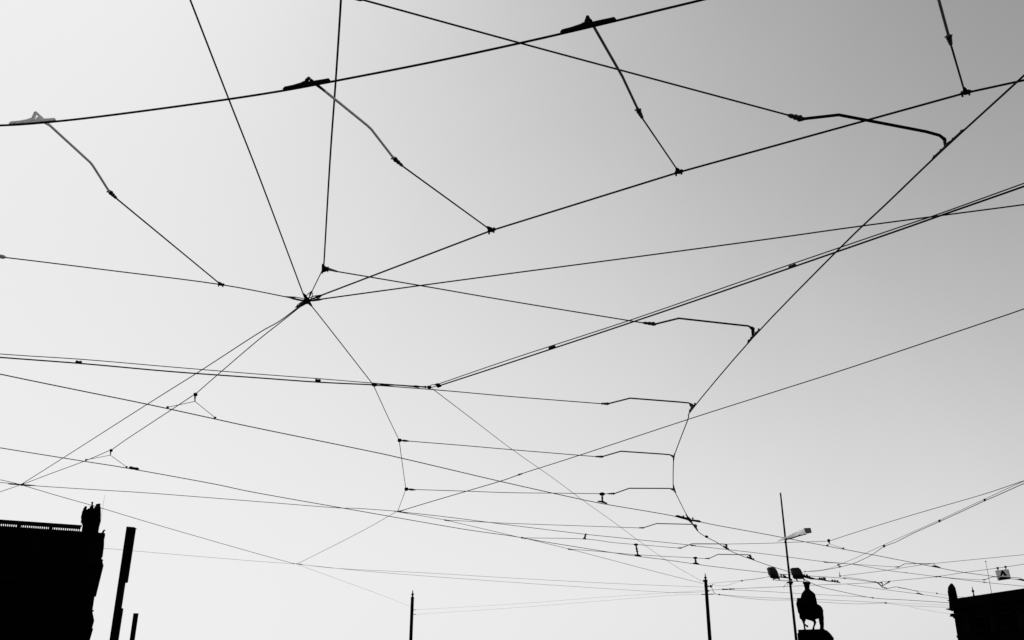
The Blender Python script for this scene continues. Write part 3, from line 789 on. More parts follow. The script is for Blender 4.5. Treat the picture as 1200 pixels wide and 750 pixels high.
e1 = clip_a(11, 38, 65, (41.6, 131.6, 5.69), [(106, 190.5, 5.73), (109.4, 195, 5.74), (129, 226, 5.78)], ((128.4, 224.6, 5.78), (137.4, 233.4, 5.79), .019), .0092, 'pale pull-off arm at the left edge with bright grey clip bar', M_GLARE, M_GLARE)
e2 = clip_a(332, 359, 387, (361.8, 91.4, 5.69), [(431, 147.5, 5.73), (435.4, 151.8, 5.74), (462.6, 187, 5.78)], ((461.4, 185.4, 5.78), (473, 195.6, 5.79), .019), .0092, 'grey pull-off arm in the middle of the three with dark clip bar', M_TUBE, M_IRON)
e3 = clip_a(657, 687.6, 722, (688.6, 19.4, 5.69), [(696, 31.5, 5.70), (729.6, 90, 5.73), (731.6, 94.4, 5.74), (748.6, 130.5, 5.78)], ((747.6, 128.6, 5.78), (753.4, 139.6, 5.79), .019), .0092, 'dark pull-off arm near the top centre hanging from the thickest black clip bar', M_TUBED, M_IRON)
e4 = clip_a(1056, 1088, 1120, (1088, -43, 5.68), [(1099.6, -2, 5.70), (1101.2, 4, 5.72), (1112.4, 45, 5.78)], ((1111.6, 42.4, 5.78), (1114.8, 54, 5.79), .019), .0092, 'black pull-off arm entering from the top right corner', M_TUBED, M_IRON)
for e, (u, v), lab in ((e1, (257, 332), 'pull-off wire from the leftmost arm to the left span wire'), (e2, (573.6, 268.6), 'pull-off wire from the middle arm to the long span wire'),
                       (e3, (793.4, 198.4), 'pull-off wire from the top centre arm to the long span wire'), (e4, (1130, 106), 'pull-off wire from the top right arm to the long span wire')):
    wire(lab, [e, P(u, v, ZS)], ZS, 5.2, GP, 'pull_off_wire', smooth=False)

def wedge_clamp(label, u, v, du, dv, s=1.0, z=ZS, wd=(1, 0), name='wedge_clamp', g='wedge clamps on the span wires'):
    """clamp on a wire at (u,v); du,dv = where the tied wire leaves; wd = image direction of the carrying wire"""
    c = P(u, v, z)
    m = pxm(c)
    root = empty(name, c, label, 'clamp', g)
    dw = (P(u + wd[0] * 5, v + wd[1] * 5, z) - c).normalized()
    dt = (P(u + du, v + dv, z) - c).normalized()
    b_ = NB()
    lathe(b_, c - dw * 5.2 * m * s, c + dw * 5.6 * m * s, [(0, .5 * m * s), (.1, 1.5 * m * s), (.35, 1.9 * m * s), (.5, 2.4 * m * s), (.65, 2.0 * m * s), (.9, 1.6 * m * s), (1, .6 * m * s)], 8)
    obj('body', b_, M_IRON, root)
    b_ = NB()
    lathe(b_, c + dt * .5 * m * s, c + dt * 9.5 * m * s, [(0, 2.2 * m * s), (.3, 2.5 * m * s), (.75, 1.5 * m * s), (1, .7 * m * s)], 8)
    obj('thimble', b_, M_IRON, root)
    for k in (-3.2, 2.8):
        b_ = NB(); q = c + dw * k * m * s
        tube(b_, [q - Vector((0, 0, 3.6 * m * s)), q + Vector((0, 0, 2.2 * m * s))], 1.0 * m * s, 6)
        obj('bolt', b_, M_IRON, root)
    return root
wedge_clamp('wedge clamp on the left span wire', 259, 333.4, -8, -6.6, .8, wd=(1, .13))
wedge_clamp('wedge clamp at the left end of the long span wire climbing right', 576, 269.8, -8, -6, 1.12, wd=(1, -.33))
wedge_clamp('wedge clamp in the middle of the long span wire', 795.5, 201.6, -4.6, -7, 1.12, wd=(1, -.28))
wedge_clamp('wedge clamp nearest the right edge on the long span wire', 1131.6, 108.6, -2.4, -8.6, 1.25, wd=(1, -.25))

def clip_b(clip, arm, ins, rt, label, wpts, wlabel, s=1.0, g='pull-off arms of the right curve', wr=5.0):
    """short clip on the far contact wire, drooping arm, insulator and its pull-off wire"""
    c = along(CW_B, (clip[0][1] + clip[1][1]) / 2, 1)
    root = empty('wire_pull_off', c, label, 'pull-off arm', g)
    m = pxm(c)
    a, b0 = along(CW_B, clip[0][1], 1), along(CW_B, clip[1][1], 1)
    bb = NB(); upv = Vector((0, 0, 1))
    stn = [(a.lerp(b0, t) + upv * .004, h * m * s, 2.0 * m * s) for t, h in ((0, .9), (.06, 1.8), (.4, 1.9), (.5, 3.0), (.6, 1.9), (.94, 1.8), (1, .9))]
    loftbar(bb, stn); obj('clip_bar', bb, M_IRON, root)
    for t in (.08, .34, .72, .94):
        bb = NB(); q = a.lerp(b0, t)
        lathe(bb, q, q + upv * 3.4 * m * s, [(0, .7 * m * s), (.6, .7 * m * s), (.62, 1.1 * m * s), (1, 1.0 * m * s)], 6)
        obj('bolt', bb, M_IRON, root)
    pts = [P(*p) for p in arm]
    mid = a.lerp(b0, .58) + upv * .012
    bb = NB(); tube(bb, pts, rt, 8); obj('arm_tube', bb, M_IRON, root)
    bb = NB(); e = pts[-1]
    tube(bb, [pts[-2].lerp(e, .3), pts[-2].lerp(e, .75), e, e + (mid - e) * .3, mid], [1.2 * m * s, 2.2 * m * s, 2.3 * m * s, 2.0 * m * s, 1.3 * m * s], 8)
    obj('elbow', bb, M_IRON, root)
    i0, i1 = P(*ins[0]), P(*ins[1])
    insulator(root, i0, i1, ins[2])
    bb = NB(); tube(bb, [pts[0], i0], rt * 1.5, 8); obj('fork', bb, M_IRON, root)
    wire(wlabel, [i1] + L3(wpts, ZS), ZS, wr, GP, 'pull_off_wire')
zA = 5.78
clip_b(((1126, 152.4), (1090, 187)), [(940.4, 139.4, zA), (983, 134.6, zA), (1085, 154.2, 5.74), (1101, 158.6, 5.72), (1107, 163.4, 5.70)], ((940.6, 139.6, zA), (922.4, 134.6, zA), .025), .0115, 'nearest and thickest drooping pull-off arm at the upper right',
       [(760, 91), (610, 50.6), (424, -.5), (400, -6.5)], 'long pull-off wire from the top edge down to the upper right arm')
clip_b(((891.5, 386.6), (876, 402)), [(767, 380, zA), (795.4, 373, zA), (862, 380.4, 5.76), (877, 382, 5.74), (882.4, 385.4, 5.7)], ((768.6, 379.8, zA), (752.4, 378.2, zA), .024), .0105, 'second drooping pull-off arm below the feeder bundle',
       [(600, 353.2), (490, 334.2), (382, 316)], 'pull-off wire from the small triangular plate to the second arm')
clip_b(((815, 474.6), (810.2, 483.6)), [(713, 473, zA), (738.4, 466.6, zA), (795, 471, 5.76), (807.4, 472.2, 5.74), (810.6, 475.2, 5.7)], ((713.4, 473.2, zA), (703.6, 473, zA), .021), .0102, 'third drooping pull-off arm where the right curve starts to steepen',
       [(600, 464.8), (540, 459.4), (500, 456), (439, 451.4)], 'pull-off wire passing under the feeder junction to the third arm')
clip_b(((790.4, 532.6), (789.2, 541)), [(706, 535, zA), (727.4, 528.8, zA), (775, 532, 5.76), (785, 532.9, 5.74), (788.6, 534.8, 5.7)], ((706.6, 535.2, zA), (697, 535, zA), .020), .0102, 'fourth pull-off arm, above the level one',
       [(600, 527), (540, 521.8), (470, 516.2)], 'pull-off wire to the fourth arm crossing the thin sloping wire', s=.62)
clip_b(((789.2, 569), (791.6, 578)), [(720, 578.4, zA), (737.4, 572.2, zA), (776, 572.3, 5.78), (785.4, 572.4, 5.78), (788.4, 573.6, 5.72)], ((720.6, 578.4, zA), (711.6, 578.6, zA), .020), .0102, 'fifth, level pull-off arm just above the section insulator',
       [(660, 578), (600, 577.4), (540, 575.4), (478, 573.4)], 'almost level pull-off wire to the fifth arm', s=.62)
clip_b(((813.6, 616.6), (818, 622.4)), [(754, 618.5, zA), (769.4, 613.5, zA), (808, 614.4, 5.76), (813.4, 614.6, 5.76), (815.6, 616, 5.70)], ((754.6, 618.5, zA), (748, 618.6, zA), .018), .0095, 'sixth small pull-off arm just below the section insulator',
       [(720, 617.6), (600, 613.4), (560, 611.4), (525, 609.7)], 'pull-off wire from the first small splice to the sixth arm', s=.62)
clip_b(((849, 641), (854.4, 644.6)), [(798, 642.2, zA), (810.6, 637.3, zA), (844, 637.4, 5.78), (849, 637.6, 5.78), (851.4, 638.8, 5.76)], ((798.6, 642.2, zA), (793.6, 642.1, zA), .018), .0095, 'seventh small pull-off arm left of the street lamp',
       [(760, 639.2), (720, 636), (684.6, 631.6), (614, 630.3)], 'pull-off wire from the second small splice to the seventh arm', s=.62)
clip_b(((876, 653.6), (882.4, 656.6)), [(831, 654.4, zA), (841.4, 649.6, zA), (871, 650, 5.78), (876.4, 650.1, 5.78), (879.2, 651.2, 5.76)], ((831.6, 654.4, zA), (825.6, 654.5, zA), .018), .0095, 'eighth and lowest pull-off arm of the right curve',
       [(780, 652), (740, 649.6), (700, 646), (669, 643.6)], 'pull-off wire from the third small splice to the lowest arm', s=.62)
# two more arms hold the contact wire by the right edge, one holds the far wire over the gallery
def small_arm(clip, arm, ins, label, wpts, wlabel, m=1.0, s=1.0, zc=ZC):
    c = P(clip[0], clip[1], zc); mm = pxm(c)
    root = empty('wire_pull_off', c, label, 'pull-off arm', 'small far pull-off arms')
    bb = NB(); a, b0 = P(clip[0] - 4.6 * s, clip[1] - 1 * s, zc), P(clip[0] + 5 * s, clip[1] + 1.1 * s, zc)
    loftbar(bb, [(a, .7 * mm, .8 * mm), (a.lerp(b0, .4), 1.6 * mm * s, mm), (a.lerp(b0, .6), 1.6 * mm * s, mm), (b0, .7 * mm, .8 * mm)]); obj('clip_bar', bb, M_IRON, root)
    pts = [P(*p) for p in arm]
    bb = NB(); tube(bb, pts + [c], .008, 6); obj('arm_tube', bb, M_IRON, root)
    insulator(root, P(*ins[0]), P(*ins[1]), .019)
    if wpts: wire(wlabel, [P(*ins[1])] + L3(wpts, ZS), ZS, 4.4, GP, 'pull_off_wire')
small_arm((1097, 664.4), [(1053.4, 664.4, 5.8), (1060, 660.8, 5.8), (1078, 660.4, 5.8), (1094.6, 660.6, 5.76)], ((1054, 664.4, 5.8), (1048.6, 664.4, 5.8)), 'small far pull-off arm left of the grey sign', [(1010, 661.8), (968, 659)], 'thin pull-off wire leading to the small arm left of the sign')
small_arm((1198.4, 680.6), [(1154, 679.4, 5.85), (1163.4, 676, 5.8), (1184, 676.6, 5.8), (1196, 677.4, 5.76)], ((1155, 679.4, 5.85), (1150.6, 679.6, 5.85)), 'small far pull-off arm at the right edge under the grey sign', [(1128, 678.4), (1100, 676)], 'thin pull-off wire leading to the small arm under the sign', s=1.3)
small_arm((1077.6, 696.4), [(1036, 689.2, 5.9), (1040.4, 689.7, 5.9), (1050, 687.6, 5.9), (1062, 690, 5.9), (1075.4, 692.9, 5.85)], ((1040, 689.6, 5.9), (1033.6, 688, 5.9)), 'small far pull-off arm left of the gallery statue', None, '', s=.8, zc=5.85)

# ------------------------------------------------------------------ knots
def fork(root, c, u, v, z, ln, w, m_=None, gap=True):
    """turnbuckle reaching from the knot towards image point (u, v)"""
    e = P(u, v, z); d = (e - c)
    pe, pc_ = proj(e), proj(c)
    ln *= min(2.2, max(1.0, d.length / max(.5, math.hypot(pe[0] - pc_[0], pe[1] - pc_[1])) / pxm(c)))   # true length of a fork seen foreshortened
    d.normalize(); s_ = d.cross(Vector((0, 0, 1)))
    s_ = s_.normalized() if s_.length > 1e-5 else Vector((1, 0, 0))
    b_ = NB()
    st_ = c + d * ln * .25
    if gap:
        for q in (-1, 1):
            tube(b_, [c, st_ + s_ * q * w * 1.9, c + d * ln * .62 + s_ * q * w * 1.7, c + d * ln * .98], [w * .26] * 4, 6)
    else:
        lathe(b_, c, c + d * ln, [(0, w * .7), (.3, w), (.7, w * .8), (1, w * .3)], 8)
    lathe(b_, c + d * ln * .55, c + d * ln, [(0, w * .2), (.1, w * .75), (.6, w * .6), (1, w * .25)], 8)
    obj('turnbuckle', b_, m_ or M_IRON, root)
def knot(name, u, v, z, r, label, forks, cat='wire knot', g='wire knots'):
    c = P(u, v, z); m = pxm(c)
    root = empty(name, c, label, cat, g)
    b_ = NB()
    lathe(b_, c - Vector((0, 0, r * m * .5)), c + Vector((0, 0, r * m * .5)), [(0, r * m * .6), (.2, r * m), (.8, r * m), (1, r * m * .6)], 12)
    obj('ring_plate', b_, M_IRON, root)
    b_ = NB(); lathe(b_, c - Vector((0, 0, r * m * .95)), c + Vector((0, 0, r * m * .95)), [(0, r * m * .28), (1, r * m * .28)], 6)
    obj('centre_bolt', b_, M_IRON, root)
    for f in forks:
        fork(root, c, f[0], f[1], z, f[2] * m * 1.15, f[3] * m * 1.35, f[4] if len(f) > 4 else None, f[5] if len(f) > 5 else True)
    return root
knot('wire_knot', 360, 352.4, ZS, 4.3, 'large star-shaped knot where eight wires meet left of centre',
     [(343, 349, 22, 1.5, M_TUBED), (357, 346, 8, 1.6, None, False), (365, 342, 12, 1.3), (375, 346.6, 17, 1.6), (378, 350.6, 18, 1.1, M_TUBED), (364, 357, 8, 1.3, None, False), (351, 358.4, 12, 2.0, None, False), (352, 357, 14, 1.2)])
knot('wire_knot', 25.4, 568.2, 5.9, 1.7, 'knot near the left edge above the opera house',
     [(14, 566.6, 8, .9), (13, 567.4, 13, .7), (35, 568.8, 10, 1.0), (36, 568.6, 13, .6), (28, 566.6, 4, .6, None, False)])
knot('wire_knot', 466.4, 599.4, 6.0, 1.3, 'four-way knot left of the picture centre with short turnbuckles',
     [(461, 598.8, 5, .6), (471, 598.4, 6, .6), (474, 600.8, 10, .7), (467, 596, 3, .5, None, False)])
knot('wire_knot', 348, 660.8, 6.2, .7, 'small faint knot low at the left between the posts and the lone mast',
     [(344.6, 660.4, 4, .4), (353, 661.2, 5.4, .45)])
def splice(label, u, v, du, dv, z=6.0, s=1.0, g='small splices'):
    c = P(u, v, z); m = pxm(c); d = (P(u + du, v + dv, z) - c).normalized()
    root = empty('splice', c, label, 'splice', g)
    b_ = NB(); lathe(b_, c - d * 3.6 * m * s, c + d * .4 * m * s, [(0, .3 * m), (.3, .9 * m * s), (.8, 1.0 * m * s), (1, .5 * m * s)], 8); obj('body', b_, M_IRON, root)
    b_ = NB(); lathe(b_, c + d * .6 * m * s, c + d * 5.4 * m * s, [(0, .4 * m), (.2, .8 * m * s), (.7, .7 * m * s), (1, .3 * m * s)], 8); obj('thimble', b_, M_IRON, root)
splice('first small splice right of the four-way knot', 523, 609.7, 5, .9, s=.9)
splice('second small splice in the wires right of centre', 613, 630.4, 5, .9)
splice('third small splice, lowest of the three', 667.4, 643.6, 5, 1, s=.9)
splice('paired splices on the diagonal wire above the lowest arms', 609, 556, 5, -1.7, 6.15, 1.1)
splice('dark splice on the span wire left of the sign', 1098.6, 675.7, 5, -.4, 6.3, .8)
splice('splice just right of the right mast', 849, 690.6, 5, 0, 6.3, .9)
splice('second splice right of the right mast', 857, 690.2, 5, 0, 6.3, .8)
splice('splice on the upper long wire between the pull-off arms', 812, 639.3, 5, .5, 6.0, .9)
splice('small splice right of the street lamp on the upper long wire', 967.6, 658.9, 5, .5, 6.0, .7)
splice('small splice above the gallery roof', 1153.6, 682.4, 5, .5, 6.0, .7)
splice('tiny splice right of the stub insulators', 989.6, 677.6, 5, 1.2, 5.75, .8)
splice('splice on the wire crossing above the gallery statue', 1062, 671.2, 5, .6, 6.0, .5)
splice('splice where the sign wire crosses the contact wire', 1131, 670.8, 5, -.4, 6.3, .4)

# triangular plate and pull-off clamps on the backbone
c = P(379.6, 315.4, ZS); m = pxm(c)
root = empty('corner_plate', c, 'small triangular plate joining three wires above the star-shaped knot', 'plate', None)
b_ = NB()
tri = [P(377, 311, ZS), P(386.4, 315.6, ZS), P(377, 318.8, ZS)]
t0 = [b_.verts.new(p + Vector((0, 0, .012))) for p in tri]; t1 = [b_.verts.new(p - Vector((0, 0, .012))) for p in tri]
b_.faces.new(t0); b_.faces.new(t1[::-1])
for i in range(3): b_.faces.new((t0[i], t1[i], t1[(i + 1) % 3], t0[(i + 1) % 3]))
obj('plate', b_, M_IRON, root)
b_ = NB(); lathe(b_, P(384.6, 315.2, ZS), P(398, 319.0, ZS), [(0, 1.7 * m), (.3, 1.5 * m), (.7, 1.2 * m), (1, .4 * m)], 8); obj('turnbuckle', b_, M_TUBED, root)
for u, v in ((377.8, 312.4), (377.8, 317.8), (384.4, 315.6)):
    b_ = NB(); q = P(u, v, ZS); tube(b_, [q - Vector((0, 0, .03)), q + Vector((0, 0, .03))], .7 * m, 6); obj('bolt', b_, M_IRON, root)
def backclamp(label, u, v, s=1.0, m_=None):
    c = P(u, v, ZS); m = pxm(c)
    root = empty('backbone_clamp', c, label, 'clamp', 'clamps on the backbone wire')
    b_ = NB(); lathe(b_, c - Vector((1.4 * m * s, 0, 0)), c + Vector((2.2 * m * s, 0, 0)), [(0, .9 * m * s), (.2, 1.6 * m * s), (.7, 1.5 * m * s), (1, .5 * m * s)], 8); obj('body', b_, M_IRON, root)
    b_ = NB(); d = (P(u + 10, v + .8, ZS) - c).normalized(); lathe(b_, c + d * 2 * m * s, c + d * 8.6 * m * s, [(0, .4 * m * s), (.2, .95 * m * s), (.6, .85 * m * s), (1, .35 * m * s)], 8); obj('turnbuckle', b_, M_TUBED if s < 1.1 else M_IRON, root)
backclamp('upper backbone clamp below the feeder junction', 468, 516, 1.4)
backclamp('lower backbone clamp above the four-way knot', 476, 573.2, 1.35)

# feeder junction
c = P(505, 453.6, 6.08); m = pxm(c)
root = empty('feeder_junction', c, 'dark feeder junction with insulators and ball where the cables change direction', 'junction')
Z = 6.1
for name, p0, p1, prf in (
    ('clamp', (435.4, 450.4), (444, 451.4), [(0, 1.2), (.2, 2.3), (.5, 2.4), (.7, 1.4), (1, .9)]),
    ('turnbuckle', (444, 450.8), (463, 451.5), [(0, .6), (.2, 1.0), (.5, 1.0), (.8, .7), (1, .4)]),
    ('link', (462, 451.4), (486, 453), [(0, .4), (.3, .5), (.6, .5), (.8, .8), (1, .8)]),
    ('insulator', (485, 452.6), (491.4, 453.4), [(0, .8), (.1, 1.5), (.3, 1.2), (.4, 1.6), (.6, 1.3), (.8, 1.6), (1, .8)]),
    ('insulator', (491, 453), (500, 453.6), [(0, .8), (.4, .9), (.7, 1.0), (.8, 1.5), (.92, 1.5), (1, .6)]),
    ('hook', (500.6, 453.4), (505.4, 454.2), [(0, .8), (.2, 1.9), (.7, 2.2), (1, 1.0)])):
    b_ = NB(); lathe(b_, P(*p0, Z), P(*p1, Z), [(t, r * m) for t, r in prf], 8); obj(name, b_, M_IRON, root)
b_ = NB(); tube(b_, curve([P(503, 454, Z), P(505, 451.4, Z), P(508.6, 450.8, Z), P(511, 450.6, Z), P(511.6, 452, Z), P(508.6, 453.2, Z), P(505, 454.6, Z)], 4), .45 * m, 6); obj('link', b_, M_IRON, root)
b_ = NB(); tube(b_, [P(509.6, 450.8, Z), P(513, 449.6, Z), P(513.4, 453.4, Z)], [.7 * m, 1.0 * m, 1.3 * m], 8); lathe(b_, P(511, 451.4, Z), P(517.4, 452.4, Z), [(0, 1.0 * m), (.3, 2.4 * m), (.6, 2.2 * m), (.85, 1.3 * m), (1, .5 * m)], 8); obj('ball', b_, M_IRON, root)

def spacer(label, p0, p1, r, ribs=3, z=6.2, g='cable spacers'):
    a, b0 = P(*p0, z), P(*p1, z); m = pxm(a)
    root = empty('cable_spacer', a.lerp(b0, .5), label, 'spacer', g)
    b_ = NB(); lathe(b_, a, b0, [(0, r * m * .7), (.08, r * m), (.46, r * m), (.5, r * m * .8), (.54, r * m), (.92, r * m), (1, r * m * .7)], 8); obj('body', b_, M_IRON, root)
    for t in (.2, .8):
        q = a.lerp(b0, t); b_ = NB(); tube(b_, [q - Vector((0, 0, r * m * 1.25)), q + Vector((0, 0, r * m * 1.25))], r * m * .4, 6); obj('bolt', b_, M_IRON, root)
spacer('leftmost spacer on the feeder pair', (88.4, 424), (96, 424.8), 1.6, z=6.05)
spacer('spacer on the feeder pair left of the junction', (369.4, 445.6), (375.8, 446.4), 1.6, z=6.05)
spacer('spacer on the climbing feeder pair just right of centre', (643.4, 408.4), (650.4, 405.9), 1.8, z=6.28)
spacer('spacer on the climbing feeder pair near the right curve', (924.4, 313.2), (932.6, 310.2), 1.6, z=6.28)
spacer('ribbed grey block beside the second triangular hanger', (151.4, 547.8), (162.6, 549.8), 1.5, z=5.66)
for u, v, lab in ((1154, 586, 'uppermost bead on the stepped cable at the right'), (1101, 610.6, 'middle bead on the stepped cable at the right'), (1036, 640, 'lowest bead on the stepped cable right of the lamp')):
    c = P(u, v, 6.25); m = pxm(c)
    root = empty('cable_bead', c, lab, 'clamp', 'beads on the stepped cable')
    b_ = NB(); lathe(b_, c - Vector((1.3 * m, 0, -.2 * m)), c + Vector((1.3 * m, 0, .2 * m)), [(0, .8 * m), (.25, 1.4 * m), (.75, 1.4 * m), (1, .8 * m)], 10); obj('body', b_, M_IRON, root)
    b_ = NB(); tube(b_, [c - Vector((0, 0, 1.7 * m)), c + Vector((0, 0, 1.7 * m))], .4 * m, 6); obj('bolt', b_, M_IRON, root)
for u, v, z, lab, rr in ((1023, 700.6, 6.2, 'upper dark bead on the far wires between statue and gallery', .8), (1038, 706.6, 6.2, 'lower dark bead on the far wires between statue and gallery', .95), (1098, 695.4, 6.0, 'tiny bead on the faint wire left of the gallery statue', .8),
                         (869.4, 680.7, 7.0, 'tiny bead on the drooping wire left of the lamp post', .8), (965.6, 658.3, 6.0, 'tiny dark bead right of the lamp post', .6), (828, 628.9, 5.62, 'small bead on the curve between the sixth and seventh arm', 1.5), (843, 696.8, 6.2, 'bead right of the mast on the low faint wires', .8)):
    c = P(u, v, z); m = pxm(c); b_ = NB()
    lathe(b_, c - Vector((1.2 * m * rr, 0, -.4 * m)), c + Vector((1.2 * m * rr, 0, -.4 * m)), [(0, .5 * rr * m), (.25, 1.0 * m * rr), (.75, 1.0 * m * rr), (1, .5 * m * rr)], 8)
    tag(obj('wire_bead', b_, M_IRON), lab, 'clamp', 'small beads on far wires')

# ------------------------------------------------------------------ hangers between span and contact wires
def hanger(label, top, foot, capw, footw, s=1.0, g='stub hangers with round caps', slope=.0):
    f = P(foot[0], foot[1], ZC + .02); m = pxm(f)
    t = Q(top[0], top[1], f.y)
    root = empty('stub_hanger', f, label, 'hanger', g)
    b_ = NB(); lathe(b_, f + Vector((0, 0, m * .6)), t, [(0, 1.5 * m), (.12, .85 * m), (.3, .8 * m), (.36, 1.3 * m), (.44, 1.3 * m), (.48, .8 * m), (.58, 1.3 * m), (.66, 1.3 * m), (.7, .8 * m), (1, 1.1 * m)], 8); obj('stem', b_, M_INS, root)
    b_ = NB(); lathe(b_, t - Vector((0, 0, 1.3 * m * s)), t + Vector((0, 0, 1.6 * m * s)), [(0, capw * m * .3), (.2, capw * m * .42), (.45, capw * m * .5), (.8, capw * m * .42), (1, capw * m * .15)], 10); obj('cap', b_, M_IRON, root)
    b_ = NB()
    a, b0 = P(foot[0] - footw / 2, foot[1] - footw * slope / 2, ZC + .01), P(foot[0] + footw / 2, foot[1] + footw * slope / 2, ZC + .01)
    loftbar(b_, [(a - Vector((0, 0, .3 * m)), 1.2 * m, 1.5 * m), (a.lerp(b0, .35), 1.9 * m, 2 * m), (a.lerp(b0, .5), 3.2 * m, 2 * m), (a.lerp(b0, .62), 1.9 * m, 2 * m), (b0 - Vector((0, 0, .3 * m)), 1.2 * m, 1.5 * m)]); obj('foot', b_, M_IRON, root)
hanger('biggest stub hanger, right above the level arm wire', (705.6, 579), (706, 589), 7.2, 10.5, 1.2, slope=.24)
hanger('tall tilted stub hanger over the lowest contact wire', (745.2, 638.2), (747.6, 651.8), 5.6, 7.4, .8, slope=.13)
hanger('short stub hanger above the right mast', (814.8, 653.8), (815.6, 661), 5.6, 6.8, .8, slope=.11)
hanger('slim stub hanger at the left of the four stub hangers', (686.4, 626), (685, 631.8), 3.2, 3.6, .4, slope=.1)
def delta(label, cap, apex, c0, c1, s=1.0, z=ZC + .02, g='triangular wire hangers'):
    pc = P(cap[0], cap[1], 5.9); m = pxm(pc)
    root = empty('triangle_hanger', pc, label, 'hanger', g)
    b_ = NB()
    lathe(b_, pc - Vector((.2 * m, 0, 2.9 * m * s)), pc + Vector((.6 * m, 0, 3.0 * m * s)), [(0, .6 * m * s), (.2, 1.0 * m * s), (.4, 2.3 * m * s), (.7, 2.7 * m * s), (.9, 1.9 * m * s), (1, .8 * m * s)], 9); obj('cap', b_, M_IRON, root)
    ap = Q(apex[0], apex[1], pc.y)
    b_ = NB(); lathe(b_, pc, ap, [(0, .8 * m * s), (.5, 1.0 * m * s), (.8, .6 * m * s), (.9, .9 * m * s), (1, .5 * m * s)], 8); obj('stem', b_, M_IRON, root)
    for q in (c0, c1):
        e = P(q[0], q[1] + .8, z)
        b_ = NB(); tube(b_, [ap, e], .0042, 5); obj('bridle_wire', b_, M_WIRE, root)
        b_ = NB(); lathe(b_, e - Vector((1.3 * m * s, 0, .4 * m)), e + Vector((1.4 * m * s, 0, .3 * m)), [(0, 1.0 * m * s), (.3, 1.5 * m * s), (.7, 1.2 * m * s), (1, 1.0 * m * s)], 6); obj('clamp', b_, M_IRON, root)
delta('triangular hanger on the upper left contact wire', (228.6, 463), (228.4, 470.4), (196.4, 476.4), (252, 488.6), .95)
delta('triangular hanger on the lower left contact wire', (129.8, 528.4), (129.3, 533.4), (101, 538), (148.4, 546.4), .75)
delta('small triangular hanger behind the street lamp', (971, 634), (972.4, 637.4), (969.6, 638.2), (988.2, 641.8), .75)

# section insulator with the crossing of the two contact wires
c = P(807.4, 608.6, ZC + .03); m = pxm(c)
root = empty('section_insulator', c, 'long black section insulator where the two contact wires cross', 'section insulator')
def SI(u, v, dz=0): return P(u, v, ZC + .03 + dz)
b_ = NB(); loftbar(b_, [(SI(792.2, 605.4), 1.4 * m, 2 * m), (SI(793.6, 605.8), 2.2 * m, 3 * m), (SI(800, 607.6), 2.2 * m, 3 * m), (SI(804, 608.8), 2.4 * m, 2 * m), (SI(809, 610), 2.4 * m, 2 * m)]); obj('runner', b_, M_IRON, root)
b_ = NB(); loftbar(b_, [(SI(805, 609.4), 2.0 * m, 2 * m), (SI(810, 610.4), 1.8 * m, 1.6 * m), (SI(819, 611.8), 2.2 * m, 3 * m), (SI(821, 612.2), 1.4 * m, 2 * m)]); obj('runner', b_, M_IRON, root)
b_ = NB(); tube(b_, [SI(803.8, 602.4), SI(805.6, 605.8), SI(808, 609), SI(811, 613), SI(813.4, 617)], [.5 * m, 1.0 * m, 1.9 * m, .9 * m, .45 * m], 8); obj('crossing_runner', b_, M_IRON, root)
for u, v in ((801, 607.4), (812, 609.6)):
    b_ = NB(); lathe(b_, SI(u, v), SI(u, v) + Vector((0, 0, 3.2 * m)), [(0, .8 * m), (.5, .7 * m), (.6, 1.05 * m), (1, .9 * m)], 8); obj('bolt', b_, M_IRON, root)
# crossing frog near the gallery
c = P(1033, 687, 5.75); m = pxm(c)
root = empty('crossing_frog', c, 'small dark crossing frog of angled pieces left of the gallery statue', 'section insulator')
for pts, rr in (([(1025, 681.9), (1029.4, 683.4), (1033, 686.8), (1034, 688.4)], [.5, .8, .7, .5]), ([(1033.4, 687), (1037, 684.8), (1042.6, 681.5)], [.6, .4, .8]), ([(1030.6, 682.4), (1034, 683.6), (1034.4, 686.4)], [.35, .5, .4])):
    b_ = NB(); tube(b_, [P(u, v, 5.8) for u, v in pts], [r * m for r in rr], 7); obj('runner', b_, M_IRON, root)
for u, v in ((1025.6, 682), (1042, 681.7), (1033.2, 682.6)):
    b_ = NB(); q = P(u, v, 5.8); lathe(b_, q - Vector((0, 0, .8 * m)), q + Vector((0, 0, .9 * m)), [(0, .7 * m), (1, .8 * m)], 6); obj('bolt', b_, M_IRON, root)
# little clamps right of the lamp
for u, v, h, lab in ((982.6, 662, 1.2, 'upper tiny clamp on the carrier wire right of the lamp'), (984.2, 664.2, 1.0, 'lower tiny clamp on the carrier wire right of the lamp')):
    c = P(u, v, 6.25); m = pxm(c)
    root = empty('tiny_clamp', c, lab, 'clamp', 'tiny clamps right of the lamp')
    b_ = NB(); lathe(b_, c - Vector((1.5 * m, 0, .1 * m)), c + Vector((1.6 * m, 0, .3 * m)), [(0, .4 * m), (.3, h * m * .8), (.7, h * m * .8), (1, .4 * m)], 8); obj('body', b_, M_IRON, root)
    b_ = NB(); tube(b_, [c - Vector((0, 0, 1.2 * m)), c + Vector((0, 0, 1.0 * m))], .35 * m, 6); obj('bolt', b_, M_IRON, root)
c = P(984.6, 676, 6.1); m = pxm(c)
b_ = NB(); lathe(b_, c, c + Vector((-.4 * m, 0, 6 * m)), [(0, .9 * m), (.3, .9 * m), (.35, .4 * m), (.8, .3 * m), (1, .15 * m)], 8)
tag(obj('pin_insulator', b_, M_IRON), 'small upright pin at the right end of the stub insulators', 'insulator')

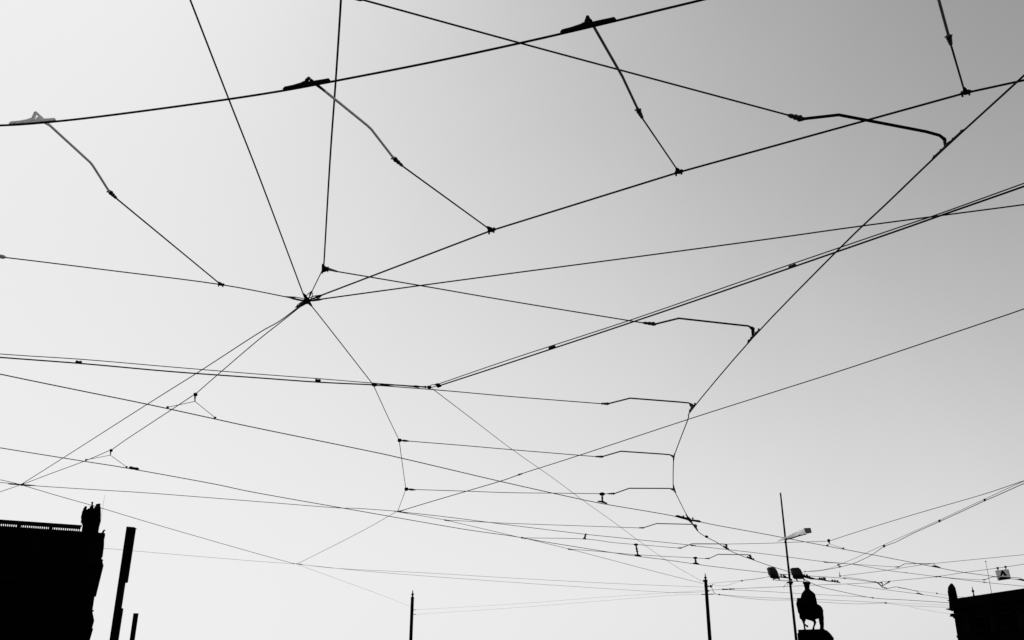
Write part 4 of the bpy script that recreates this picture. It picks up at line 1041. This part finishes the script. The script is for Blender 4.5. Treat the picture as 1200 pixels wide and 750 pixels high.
# pale end insulators at the picture's left edge and top
c = P(3, 300.8, ZS); m = pxm(c)
b_ = NB(); lathe(b_, P(-10, 298, ZS), P(9, 302.2, ZS), [(0, .8 * m), (.2, 2.4 * m), (.75, 2.4 * m), (.85, 1.2 * m), (1, .5 * m)], 10)
tag(obj('strain_insulator', b_, M_INSG), 'pale strain insulator cut by the left edge', 'insulator', 'strain insulators')
c = P(416, -1, ZS); m = pxm(c)
b_ = NB(); lathe(b_, P(398, -6, ZS), P(424.4, .8, ZS), [(0, .8 * m), (.3, 1.6 * m), (.9, 1.5 * m), (1, .7 * m)], 10)
tag(obj('strain_insulator', b_, M_TUBED), 'grey strain insulator at the top edge left of centre', 'insulator', 'strain insulators')
c = P(399.4, -2.4, ZS); m = pxm(c)
b_ = NB(); lathe(b_, c - Vector((3 * m, 0, 0)), c + Vector((3 * m, 0, 0)), [(0, 1.4 * m), (.3, 2.6 * m), (.7, 2.6 * m), (1, 1.2 * m)], 10)
tag(obj('corner_clamp', b_, M_IRON), 'dark clamp at the top edge joining two wires', 'clamp')

# ------------------------------------------------------------------ hanging sign
YS = P(1175, 664.9, 6.3).y
root = empty('hanging_sign', Q(1175, 665, YS), 'square grey sign with black pointed A-shaped symbol hung from a wire above the gallery', 'sign')
b_ = NB(); quadprism(b_, [(1166.3, 668.7), (1182, 666.9), (1184.9, 678.4), (1169.6, 680.4)], YS, .02); obj('plate', b_, M_SIGN, root)
b_ = NB()
for poly in ([(1173.6, 668.6), (1175.2, 668.4), (1175.6, 670.4), (1174.2, 674.6), (1172.0, 675.0)], [(1174.7, 668.4), (1175.2, 668.4), (1180.6, 674.4), (1177.6, 674.8), (1174.6, 671.6)], [(1170.9, 677.0), (1182.2, 676.3), (1184.7, 678.3), (1170.0, 680.2)]):
    quadprism(b_, poly, YS - .006, .004)
obj('symbol', b_, M_PRINT, root)
for u, v in ((1169.2, 665.6), (1178.4, 664.2)):
    b_ = NB(); q = Q(u, v, YS); m = pxm(q)
    lathe(b_, q + Vector((0, 0, .9 * m)), Q(u + .4, v + 3.6, YS), [(0, 1.3 * m), (.2, 1.7 * m), (.45, 1.1 * m), (.55, .55 * m), (1, .5 * m)], 6)
    obj('hook', b_, M_IRON, root)
